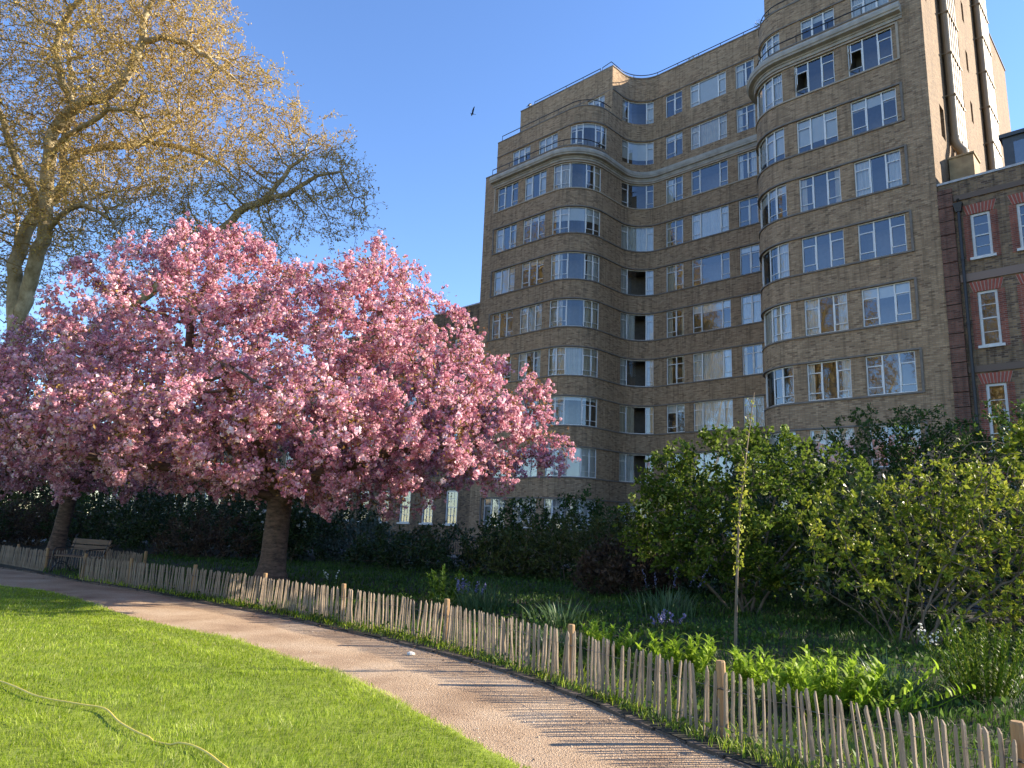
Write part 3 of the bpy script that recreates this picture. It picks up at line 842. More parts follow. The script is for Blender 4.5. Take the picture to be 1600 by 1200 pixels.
# dormer and rendered stack against the gable
do = MB(); do.hexa([W(a, b, c) for c in (15.6, 17.35) for a, b in ((-5.6, 1.2), (-2.9, 1.2), (-2.9, 4.5), (-5.6, 4.5))])
do.hexa([W(a, b, c) for c in (17.352, 17.5) for a, b in ((-5.7, 1.1), (-2.8, 1.1), (-2.8, 4.6), (-5.7, 4.6))])
dorm = hp(do.build('dormer', M['zinc']))
dw = MB(); dw.quad(W(-5.3, 1.19, 15.95), W(-3.25, 1.19, 15.95), W(-3.25, 1.19, 17.1), W(-5.3, 1.19, 17.1)); keep(dw.build('pane', M['glass']), dorm).matrix_parent_inverse = Matrix.Identity(4)
ck = MB(); ck.hexa([W(a, b, c) for c in (15.2, 17.65) for a, b in ((-1.72, 2.3), (-.83, 2.3), (-.83, 3.4), (-1.72, 3.4))])
ck.hexa([W(a, b, c) for c in (17.652, 17.73) for a, b in ((-1.77, 2.25), (-.82, 2.25), (-.82, 3.45), (-1.77, 3.45))])
hp(ck.build('rendered_stack', M['render']))
lf = MB()
for a, b in ((-.9, -1.35), (-1.35, -1.8), (-1.8, -2.3)):
    lf.quad(W(a, .2, 15.66), W(b, .2, 15.66), W(b * .97 - .02, 2.2, 16.2 + random.uniform(0, .3)), W(a * .97, 2.2, 16.35 + random.uniform(0, .35)))
hp(lf.build('lead_flashing', M['lead']))
cL = [(26.6 + 2.35 * k, 27.7 + 2.35 * k) for k in range(6)]
house('terraced_house', 'stock brick terraced house with small paned white sashes behind the pink blossom', 25.24, 41.2, .25, 9, 15.85, cL, [(12.2, 13.8), (8.9, 10.8), (5.5, 7.6), (1.8, 3.9)], 'pane')
cL = [(42.4 + 2.5 * k, 43.5 + 2.5 * k) for k in range(21)]
house('terraced_house', 'lower stock brick terraced house standing behind the plane tree', 41.25, 95, .3, 9, 12.6, cL, [(8.9, 10.6), (5.5, 7.6), (1.8, 3.9)], 'pane')

# ------------------------------------------------------------------ growing woody plants
def unit(v): return v / np.maximum(np.linalg.norm(v, axis=-1, keepdims=True), 1e-9)
def grow(pos, par, A, step, infl, kill, iters, bias=(0, 0, 0), jit=.25, seed=0):
    r = np.random.default_rng(seed)
    pos = [np.array(p, float) for p in pos]; par = list(par)
    A = np.array(A, float)
    Pn = np.array(pos)
    D = np.full(len(A), 1e9); I = np.zeros(len(A), int)
    def upd(i0):
        nonlocal D, I
        Q = np.array(pos[i0:])
        for c in range(0, len(Q), 400):
            d = np.linalg.norm(A[:, None, :] - Q[None, c:c + 400], axis=2)
            j = d.argmin(1); m = d[np.arange(len(A)), j]
            b = m < D; D = np.where(b, m, D); I = np.where(b, j + i0 + c, I)
    upd(0)
    tried = {}
    for it in range(iters):
        ok = D > kill
        A, D, I = A[ok], D[ok], I[ok]
        if not len(A): break
        act = D < infl
        if not act.any(): act = D <= np.partition(D, min(8, len(D) - 1))[min(8, len(D) - 1)]
        ids = I[act]; vec = unit(A[act] - np.array(pos)[ids])
        un, inv = np.unique(ids, return_inverse=True)
        S = np.zeros((len(un), 3)); np.add.at(S, inv, vec)
        S = unit(unit(S) + np.array(bias) + r.normal(0, jit, S.shape))
        i0 = len(pos)
        for u, d in zip(un, S):
            if tried.get(u, 0) >= 4: continue
            tried[u] = tried.get(u, 0) + 1
            pos.append(pos[u] + d * step); par.append(int(u))
        if len(pos) == i0: break
        upd(i0)
    return np.array(pos), np.array(par)

def radii(par, tip, e=2.2, cap=None):
    n = len(par); s = np.zeros(n); ch = np.zeros(n, int)
    r = np.zeros(n)
    for i in range(n - 1, -1, -1):
        r[i] = tip if ch[i] == 0 else s[i] ** (1 / e)
        if par[i] >= 0: s[par[i]] += r[i] ** e; ch[par[i]] += 1
    if cap: r = np.minimum(r, cap)
    return r, ch

def wood_mesh(name, pos, par, r, k_thick=9, k_thin=4, thr=.05, flare=None):
    n = len(pos)
    main = np.full(n, -1)
    for i in range(n):
        p = par[i]
        if p >= 0 and (main[p] < 0 or r[i] > r[main[p]]): main[p] = i
    d = np.zeros((n, 3))
    for i in range(n):
        if par[i] >= 0: d[i] += unit(pos[i] - pos[par[i]])
        if main[i] >= 0: d[i] += unit(pos[main[i]] - pos[i])
    d = unit(d)
    def ring(c, dr, rad, k):
        ref = np.where(np.abs(dr[:, [2]]) < .92, np.array([[0, 0, 1.]]), np.array([[1., 0, 0]]))
        # a steady reference keeps twist small
        ref = np.broadcast_to(np.array([[.31, .95, .05]]), dr.shape).copy()
        bad = np.abs((ref * dr).sum(1)) > .97; ref[bad] = (1, 0, 0)
        a = unit(np.cross(dr, ref)); b = np.cross(dr, a)
        t = np.arange(k) * 2 * np.pi / k
        return c[:, None] + (a[:, None] * np.cos(t)[None, :, None] + b[:, None] * np.sin(t)[None, :, None]) * rad[:, None, None]
    Vs, Fs, off = [], [], 0
    idx = np.arange(1, n) if par[0] < 0 else np.arange(n)
    idx = np.array([i for i in range(n) if par[i] >= 0])
    for thick in (True, False):
        k = k_thick if thick else k_thin
        sel = idx[(r[idx] >= thr) == thick]
        if not len(sel): continue
        p = par[sel]
        Bv = ring(pos[sel], d[sel], r[sel], k)
        ism = main[p] == sel
        rp = np.where(ism, np.minimum(r[p], r[sel] * 1.6), r[sel] * 1.08)
        dp = np.where(ism[:, None], d[p], unit(pos[sel] - pos[p]))
        Av = ring(pos[p], dp, rp, k)
        m = len(sel)
        Vs.append(np.concatenate([Av, Bv], 1).reshape(-1, 3))
        base = off + np.arange(m)[:, None] * 2 * k; j = np.arange(k)[None]
        Fs.append(np.stack([base + j, base + (j + 1) % k, base + k + (j + 1) % k, base + k + j], 2).reshape(-1, 4))
        off += m * 2 * k
    return np_mesh(name, np.concatenate(Vs), np.concatenate(Fs))

def leaves(P, size, r, aspect=.5, up=.2, out=None, droop=0.0):
    """folded diamond leaves at points P; returns V, F"""
    n = len(P)
    t = r.normal(0, 1, (n, 3)); t[:, 2] += up
    if out is not None: t = unit(t) + out
    t[:, 2] -= droop
    t = unit(t)
    nn = unit(np.cross(t, r.normal(0, 1, (n, 3)))); w = np.cross(t, nn)
    L = (size * r.uniform(.6, 1.25, n))[:, None]
    a = P; c = P + t * L
    m = P + t * L * .48 + nn * L * .1
    V = np.stack([a, m + w * L * aspect * .5, c, m - w * L * aspect * .5], 1).reshape(-1, 3)
    F = np.arange(n * 4).reshape(-1, 4)
    return V, F

def pompoms(C, rad, r, k=12, psize=.04):
    n = len(C)
    i = np.arange(k) + .5
    ph = np.arccos(1 - 2 * i / k); th = np.pi * (1 + 5 ** .5) * i
    S = np.stack([np.cos(th) * np.sin(ph), np.sin(th) * np.sin(ph), np.cos(ph)], 1)
    dirs = unit(S[None] + r.normal(0, .28, (n, k, 3)))
    R_ = (rad * np.clip(r.normal(1, .3, (n, 1)), .5, 1.9))[..., None]
    c = C[:, None] + dirs * R_
    nn = unit(dirs + r.normal(0, .35, (n, k, 3)))
    a = unit(np.cross(nn, r.normal(0, 1, (n, k, 3)))); b = np.cross(nn, a)
    s = (psize * r.uniform(.75, 1.25, (n, k)))[..., None] * (R_ / rad)
    V = np.stack([c - a * s - nn * s * .35, c - b * s + nn * s * .1, c + a * s - nn * s * .35, c + b * s + nn * s * .1], 2).reshape(-1, 3)
    F = np.arange(n * k * 4).reshape(-1, 4)
    rnd = np.clip(.5 + r.normal(0, .17, (n, 1)) + r.normal(0, .2, (n, k)), 0, 1).ravel()
    return V, F, rnd

def in_ell(r, n, ells, shell=.0, noise=.0, zmin=None):
    """points in a union of ellipsoids (cx,cy,cz,rx,ry,rz,weight)"""
    w = np.array([e[6] if len(e) > 6 else e[3] * e[4] * e[5] for e in ells]); w = w / w.sum()
    out = []
    for e, c in zip(ells, (w * n).astype(int) + 1):
        q = unit(r.normal(0, 1, (c, 3))) * (r.uniform(shell ** 3, 1, (c, 1)) ** (1 / 3))
        p = q * np.array(e[3:6]) + np.array(e[:3])
        out.append(p)
    P = np.concatenate(out)
    if noise:
        k = vnoise(P[:, 0] + P[:, 2] * .7, P[:, 1] - P[:, 2] * .5, 1.6, 3)
        P = P[k > -noise]
    if zmin is not None: P = P[P[:, 2] > zmin]
    return P

def chain(pts, step):
    P = resample(pts, step=step)
    return P

def twig_points(pos, par, sel, per, r, spread):
    """points scattered along the edges that end in the nodes sel"""
    a, b = pos[par[sel]], pos[sel]
    i = np.repeat(np.arange(len(sel)), per)
    t = r.uniform(0, 1.15, (len(i), 1))
    return a[i] + (b[i] - a[i]) * t + r.normal(0, spread, (len(i), 3)), unit(b[i] - a[i])

# ------------------------------------------------------------------ pink cherry trees
def cherry(name, label, base, fork, limbs, ells, n_attr, n_pom, n_leaf, tr, seed):
    r = np.random.default_rng(seed)
    root = empty(name, base); tag(root, label, 'tree', 'pink cherry trees on the garden bed')
    P = [np.array(base) - np.array([0, 0, .15])]; par = [-1]
    T = chain([tuple(np.array(base) - [0, 0, .1]), ((base[0] * .5 + fork[0] * .5), (base[1] + fork[1]) / 2, (base[2] + fork[2]) / 2), fork], .14)
    for p in T[1:]: P.append(p); par.append(len(P) - 2)
    fk = len(P) - 1
    for L in limbs:
        C = chain([tuple(P[fk - (L[0])])] + L[1], .35); prev = fk - L[0]
        for p in C[1:]:
            P.append(p + r.normal(0, .03, 3)); par.append(prev); prev = len(P) - 1
    A = in_ell(r, n_attr, ells, .2, .95, 1.9)
    pos, par = grow(P, par, A, .27, 2.2, .33, 90, (0, 0, .04), .22, seed)
    rad, ch = radii(par, .0075, 2.25)
    k = tr / rad[1]; rad = np.where(rad > .02, .02 + (rad - .02) * (tr - .02) / (rad[1] - .02), rad)
    for i in range(fk + 1):
        hgt = max(0.0, pos[i][2] - base[2]); rad[i] = tr * (1.0 + .55 * math.exp(-hgt / .22) - .05 * hgt / 2)
    wood = rad
    bmesh_sel = np.where(rad > .035)[0]
    w = link('trunk', wood_mesh('trunk', pos, np.where((rad > .035), par, -1), rad, 18, 7, .06), M['cherry_bark'], None, True); keep(w, root)
    co = np.empty(len(w.data.vertices) * 3, np.float32); w.data.vertices.foreach_get('co', co); co = co.reshape(-1, 3)
    ax = np.array([np.interp(co[:, 2], pos[:fk + 1, 2], pos[:fk + 1, j]) for j in (0, 1)]).T; dv = co[:, :2] - ax; h_ = np.clip(co[:, 2] - base[2], 0, None); th_ = np.arctan2(dv[:, 1], dv[:, 0])
    near = (np.hypot(dv[:, 0], dv[:, 1]) < tr * 1.9) & (co[:, 2] < fork[2])
    k_ = 1 + near * (.26 * np.sin(5 * th_ + seed) * np.exp(-h_ / .2) + .05 * np.sin(3 * th_ + 1.3 * h_ + seed) + .03 * np.sin(7 * th_ - 2.1 * h_))
    co[:, :2] = ax + dv * k_[:, None]; w.data.vertices.foreach_set('co', co.ravel()); w.data.update()
    t = link('branches', wood_mesh('branches', pos, np.where((rad <= .035), par, -1), rad, 4, 4, .03), M['twig'], None, True); keep(t, root)
    thin = np.array([i for i in range(len(pos)) if rad[i] < .02 and par[i] >= 0 and i > fk])
    per = max(1, n_pom // (len(thin) * 1))
    nodes = r.choice(thin, n_pom // 3)
    C0, _ = twig_points(pos, par, nodes, 1, r, .07)
    C = (C0[:, None] + r.normal(0, .075, (len(C0), 3, 3)) + np.array([0, 0, -.03])).reshape(-1, 3)
    V, F, rn = pompoms(C, .040, r, 9, .026)
    keep(link('blossom', np_mesh('blossom', V, F, rn), M['blossom']), root)['kind'] = 'stuff'
    Lp, od = twig_points(pos, par, r.choice(thin, n_leaf), 1, r, .11)
    V, F = leaves(Lp, .085, r, .38, .3)
    keep(link('young_leaves', np_mesh('young_leaves', V, F, r.uniform(0, 1, len(F))), M['bronze']), root)['kind'] = 'stuff'
    print(name, 'nodes', len(pos), 'thin', len(thin))
    return root
cherry('cherry_tree', 'wide pink blossoming cherry tree with thick ringed trunk, fully in the sun', (-5.75, 18.4, .15), (-5.7, 18.3, 2.3),
       [(0, [(-7.0, 18.2, 3.4), (-8.2, 18.3, 5.2), (-8.6, 18.4, 7.0)]), (0, [(-4.6, 17.8, 3.5), (-3.5, 17.2, 5.2), (-3.3, 17.0, 6.8)]), (1, [(-4.0, 16.6, 2.9), (-2.0, 15.9, 3.4), (-.4, 15.8, 3.5)]),
        (1, [(-7.6, 17.2, 2.7), (-9.4, 16.3, 2.9), (-10.6, 15.6, 3.1)]), (0, [(-5.8, 16.5, 3.4), (-5.8, 14.9, 4.2), (-5.7, 13.8, 4.6)]), (1, [(-5.2, 20, 3.3), (-4.6, 21.7, 4.2)]), (0, [(-7.6, 20, 3.8), (-9.2, 21.2, 5)])],
       [(-7.7, 18, 5.5, 4.0, 4.6, 3.5), (-3.7, 17.2, 4.9, 3.6, 4.2, 3.3), (-4.7, 16.5, 3.5, 6.3, 5.3, 1.55), (-2.0, 16.4, 4.3, 3.0, 3.6, 1.9), (-7.5, 17.8, 7.7, 1.7, 2, 1.5, 22), (-3.6, 17, 7.5, 1.1, 1.5, 1.15, 9), (-10.5, 17.2, 4.2, 2.6, 3.4, 2.1)],
       3600, 36000, 56000, .31, 3)
cherry('cherry_tree', 'pink blossoming cherry tree with slim trunk beside the park bench', (-15.2, 25.0, .15), (-14.9, 24.9, 2.5),
       [(0, [(-16.5, 24.8, 3.6), (-18, 24.6, 5.2)]), (0, [(-13.6, 24.2, 3.6), (-12.4, 23.6, 5)]), (0, [(-15.2, 23.6, 3.6), (-15.4, 22.4, 4.8)]), (0, [(-15, 26.2, 4), (-15, 27, 5.6)])],
       [(-16.8, 24.2, 5.0, 5.6, 4.4, 3.1), (-13.2, 23.6, 4.2, 3.4, 3.8, 2.3), (-19, 24, 4.0, 4, 3.8, 2.0), (-14.5, 24.5, 7.4, 2.2, 2, 1.6, 20)],
       2500, 27000, 34000, .24, 8)

# ------------------------------------------------------------------ London plane
def plane_tree():
    r = np.random.default_rng(4)
    root = empty('plane_tree', (-26.2, 36.5, 0)); tag(root, 'huge plane tree with mottled limbs and tiny golden spring buds', 'tree')
    Y = 36.5
    lines = [  # (start line, start index, points x, dy, z)
        [(-26.2, 0, -.2), (-26.15, 0, 4), (-26.1, 0, 8), (-26.0, 0, 9.6)],
        [(-26.0, 0, 9.6), (-26.6, .1, 13), (-26.9, .3, 15), (-26.6, .6, 17.6), (-26.0, .8, 18.5), (-25.5, 1, 19.8), (-25.4, 1.4, 21.8), (-23.7, 2, 22.6), (-22.4, 2.6, 23.4), (-20.9, 3.4, 25.2)],
        [(-26.0, 0, 9.6), (-25.6, -.4, 12.4), (-25.1, -.8, 14.6), (-24.75, -1, 16), (-25.0, -1.1, 17.8), (-25.05, -1.3, 20), (-25.0, -1.5, 21.4), (-23.6, -1.9, 22.7), (-21.7, -2.3, 23.3), (-20.8, -2.6, 24.5), (-20.2, -2.9, 25.9), (-20.1, -3.1, 27.4), (-19.2, -3.4, 29.1)],
        [(-26.6, .6, 17.6), (-26.8, .4, 18.9), (-27.6, 0, 20), (-28.1, -.5, 21.7), (-28.8, -1, 23.5), (-29.8, -1.5, 26)],
        [(-25.5, 1, 19.8), (-26.1, 1.3, 21.5), (-26.4, 1.6, 23.4), (-26.6, 2, 25.2), (-27.6, 2.4, 28.6)],
        [(-23.6, -1.9, 22.7), (-24.2, -2.6, 23.9), (-24.5, -3, 25.7), (-23.6, -3.6, 27.2), (-22.2, -4.2, 28.2)],
        [(-25.05, -1.3, 20), (-23.9, -2, 20.8), (-22.6, -2.8, 21), (-21, -3.5, 21.6), (-19.3, -4, 21.4)],
        [(-24.75, -1, 16), (-23.7, -1.6, 16.6), (-22.4, -2.4, 16.8), (-21.5, -2.9, 16.6), (-20.4, -3.4, 16.0), (-19.2, -3.8, 14.9)],
        [(-26.1, 0, 8), (-22.8, -.6, 10.2), (-18.8, -1, 12.9), (-16.3, -1.2, 15.5), (-14.5, -1.3, 17.5), (-13.3, -1.2, 18.2), (-12.9, -1.1, 19.2), (-11.6, -1, 21.0)],
        [(-13.3, -1.2, 18.2), (-11.8, -1.6, 18.5), (-10.6, -2, 19.2), (-9.3, -2.2, 19.4)],
        [(-20.2, -2.9, 25.9), (-18.6, -3.2, 26.1), (-16.9, -3.5, 25.2), (-15.4, -3.8, 24.0)],
        [(-22.4, 2.6, 23.4), (-20.2, 3, 23.2), (-18.0, 3.2, 22.4), (-16.4, 3.3, 21)],
        [(-26.1, 0, 8), (-27.5, 2, 11), (-29.5, 4, 15), (-31, 5, 20)]]
    P, par = [], []
    for L in lines:
        C = resample([(x, Y + dy, z) for x, dy, z in L], step=.55)
        if not P:
            prev = -1; start = 0
        else:
            prev = int(np.linalg.norm(np.array(P) - C[0], axis=1).argmin()); start = 1
        for p in C[start:]:
            P.append(p + r.normal(0, .04, 3)); par.append(prev); prev = len(P) - 1
    A = in_ell(r, 7600, [(-25, 36.5, 25, 7.5, 7, 8), (-20.2, 35, 24.8, 5.6, 6, 6.5), (-16, 35, 23.2, 4.2, 4.5, 4.0), (-12, 35.2, 20.6, 3.2, 3.6, 3.2), (-9.6, 34.8, 18.4, 2.2, 2.5, 2.6, 60),
                         (-29, 37, 19, 5, 6, 7), (-21.5, 35, 17.5, 5.5, 4.5, 3.2, 160), (-15, 35, 17.6, 4.5, 3.5, 3.2, 90), (-21, 35, 30, 5, 5, 4)], .2, .85, 12.5)
    pos, par = grow(P, par, A, .5, 4.2, .58, 110, (0, 0, -.02), .3, 4)
    # fine hanging twigs on every thin node
    rad0, ch = radii(par, .011, 2.3)
    thin = np.where((rad0 < .035) & (par >= 0))[0]
    pos = list(pos); par = list(par)
    for i in thin:
        for _ in range(2):
            d = unit(r.normal(0, 1, 3) + np.array([0, 0, -.2])); p = pos[i]; pr = i
            for s in range(3):
                p = p + d * r.uniform(.22, .42); d = unit(d + r.normal(0, .45, 3))
                pos.append(p); par.append(pr); pr = len(pos) - 1
    pos = np.array(pos); par = np.array(par)
    rad, ch = radii(par, .0085, 2.4)
    rad = np.where(rad > .03, .03 + (rad - .03) * (.54 - .03) / (rad[0] - .03), rad)
    keep(link('trunk', wood_mesh('trunk', pos, np.where(rad > .045, par, -1), rad, 10, 6, .1), M['plane_bark'], None, True), root)
    keep(link('branches', wood_mesh('branches', pos, np.where(rad <= .045, par, -1), rad, 3, 3, .03), M['plane_twig'], None, True), root)
    tips = np.where((rad < .02) & (par >= 0))[0]
    Lp, _ = twig_points(pos, par, tips, 3, r, .06)
    V, F = leaves(Lp, .125, r, .6, 0)
    rn = np.clip(.5 + .3 * vnoise(Lp[:, 0], Lp[:, 2], .8) + r.normal(0, .2, len(F)), 0, 1)
    keep(link('spring_buds', np_mesh('spring_buds', V, F, rn), M['plane_leaf']), root)['kind'] = 'stuff'
    print('plane', len(pos), 'tips', len(tips))
    return root
plane = plane_tree()
def copy_tree(o, loc, rz, label, cat, group=None):
    c = o.copy(); COL.objects.link(c); c.location = loc; c.rotation_euler = (0, 0, rz); tag(c, label, cat, group)
    for ch in o.children:
        d = ch.copy(); COL.objects.link(d); d.parent = c; d.matrix_parent_inverse = ch.matrix_parent_inverse.copy()
    return c
for x_, y_, a_, lb in ((-50, 44, 175, 'plane tree standing beyond the far end of the lawn'), (-46, 24, 200, 'plane tree at the lawn edge nearest the huge plane tree'), (-38, 6, 165, 'plane tree across the lawn mirrored in the lower windows'), (-34, -12, 215, 'plane tree behind the lawn farthest from the houses')):
    copy_tree(plane, (x_, y_, 0), R(a_), lb, 'tree', 'plane trees round the lawn')

# ------------------------------------------------------------------ shrubs
def shrub(name, label, base, ells, m, n_attr, n_leaf, lsize, stems=5, wood='shrub_wood', seed=0, step=.2, spread=.05, aspect=.5, cat='shrub', group=None, wtip=.006, balls=0, up=.3, tuft=1, bare=0.0, zmin=.15, stem_r=.05, lname='foliage', gap=.5):
    r = np.random.default_rng(seed + 100)
    root = empty(name, base); tag(root, label, cat, group)
    P = [np.array(base) + np.array([0, 0, -.1])]; par = [-1]
    for i in range(stems):
        a = 2 * math.pi * i / stems + r.uniform(-.4, .4); e = ells[i % len(ells)]
        tgt = np.array([e[0] + math.cos(a) * e[3] * .35, e[1] + math.sin(a) * e[4] * .35, e[2] - e[5] * .35])
        b = np.array(base) + np.array([math.cos(a), math.sin(a), 0]) * .18
        C = resample([tuple(b - np.array([0, 0, .1])), tuple(b * .6 + tgt * .4 + np.array([0, 0, .1])), tuple(tgt)], step=step)
        prev = 0
        for p in C:
            P.append(p + r.normal(0, .012, 3)); par.append(prev); prev = len(P) - 1
    A = in_ell(r, n_attr, ells, .3, gap, zmin)
    pos, par = grow(P, par, A, step, step * 8, step * 1.25, 70, (0, 0, .05), .25, seed)
    rad, ch = radii(par, wtip, 2.3, stem_r)
    keep(link('stems', wood_mesh('stems', pos, par, rad, 6, 3, .02), M[wood], None, True), root)
    thin = np.where((rad < wtip * 3) & (par >= 0) & (np.arange(len(pos)) > len(P)))[0]
    if bare:
        k = vnoise(pos[thin, 0], pos[thin, 2], 1.2, 5); thin2 = thin[(k + r.normal(0, .3, len(k))) > -1 + 2 * bare - .4]
        thin = thin2 if len(thin2) > 20 else thin
    nd = r.choice(thin, max(1, n_leaf // tuft))
    Lp, od = twig_points(pos, par, nd, 1, r, spread)
    Lp = np.repeat(Lp, tuft, 0); od = np.repeat(od, tuft, 0)
    V, F = leaves(Lp, lsize, r, aspect, up, od * .6)
    rn = np.clip(.45 + .25 * vnoise(Lp[:, 0] * 2, Lp[:, 2] * 2 + Lp[:, 1], 1.3, seed) + r.normal(0, .2, len(F)), 0, 1)
    keep(link(lname, np_mesh(lname, V, F, rn), M[m]), root)['kind'] = 'stuff'
    if balls:
        tp = np.where(ch == 0)[0]; tp = tp[pos[tp, 2] > np.median(pos[tp, 2])]
        for i in r.choice(tp, balls, replace=False):
            V, F, rn = pompoms(pos[[i]], .075, r, 40, .022)
            keep(link('flower_head', np_mesh('flower_head', V, F, rn), M['petal_green']), root)
    return root

shrub('viburnum_bush', 'tall sunlit green viburnum bush with round pale flower heads behind the young tree', (4.9, 15.2, .2),
      [(5.3, 15, 3.35, 1.35, 1.2, .95), (3.9, 15.2, 2.7, 1.25, 1.2, 1.15), (6.5, 15.1, 2.7, 1.2, 1.2, 1.0), (3.2, 15.4, 1.9, .9, 1.0, 1.0), (5.0, 14.9, 1.7, 2.3, 1.4, 1.2), (6.4, 14.7, 1.6, 1.2, 1.2, 1.1)],
      'viburnum', 2600, 24000, .085, 9, seed=1, tuft=3, aspect=.75, balls=14, stem_r=.028, gap=.2, spread=.07)
shrub('lilac_bush', 'broad twiggy bush with yellow green leaf tufts inside the paling fence', (6.1, 11.2, .15),
      [(5.6, 11, 1.8, 1.5, 1.3, 1.0), (6.8, 11.1, 2.1, 1.3, 1.3, 1.0), (7.7, 11.3, 1.9, 1.2, 1.3, 1.2), (5.0, 10.9, 1.3, 1.0, 1.1, .8), (6.6, 10.9, 1.1, 1.8, 1.1, .8)],
      'lilac', 2500, 10500, .092, 15, seed=2, tuft=7, spread=.03, aspect=.5, bare=.3, step=.14, wtip=.005, stem_r=.019, gap=.08)
shrub('bare_twig_shrub', 'bare brown twiggy shrub with few leaves beside the lilac bush', (8.3, 12.2, .15),
      [(8.2, 12.2, 2.4, 1.3, 1.1, 1.3), (7.4, 12.3, 2.6, .9, .9, .9)], 'lilac', 1000, 900, .07, 9, seed=3, tuft=3, step=.15, wtip=.0045, stem_r=.03)
HW = [('hawthorn_tree', 'dark green hawthorn tree in front of the flat brick wing', (10.2, 19.3, .2), [(10.0, 19, 3.6, 1.9, 1.6, 1.8), (11.0, 19.2, 4.0, 1.5, 1.5, 1.4)]),
      ('hawthorn_tree', 'dark green hawthorn tree in front of the townhouse downpipe', (12.9, 18.4, .2), [(12.6, 18.4, 3.6, 1.9, 1.7, 1.9), (13.6, 18.2, 4.2, 1.4, 1.4, 1.3)]),
      ('hawthorn_tree', 'dark green hawthorn tree beyond the bare twiggy shrub', (15.6, 13.6, .1), [(15.5, 13.5, 3.6, 2.1, 2.2, 2.2), (16.2, 14.4, 4.4, 1.6, 1.6, 1.5)]),
      ('hawthorn_tree', 'dark green hawthorn tree in front of the townhouse end wall', (17.6, 17.0, .1), [(17.4, 17.0, 3.6, 2.2, 2.2, 2.4)]),
      ('hawthorn_tree', 'dark green hawthorn tree under the curved end of the brick wing', (7.9, 20.6, .2), [(7.8, 20.4, 3.0, 1.7, 1.6, 1.8)])]
for i, (n_, lb, b_, e_) in enumerate(HW):
    shrub(n_, lb, b_, e_, 'hawthorn', 1000, 11000, .10, 3, seed=10 + i, cat='tree', group='hawthorns by the garden railings', tuft=3, spread=.07, stem_r=.08)
shrub('maple_sapling', 'yellow green leaved branch tips rising beside the townhouse windows', (11.0, 14.6, .15), [(10.7, 14.6, 3.6, .8, .7, .8), (11.0, 14.6, 2.3, .8, .7, 1.0)], 'lilac', 300, 2200, .12, 3, seed=14, tuft=4, aspect=.7, cat='shrub')
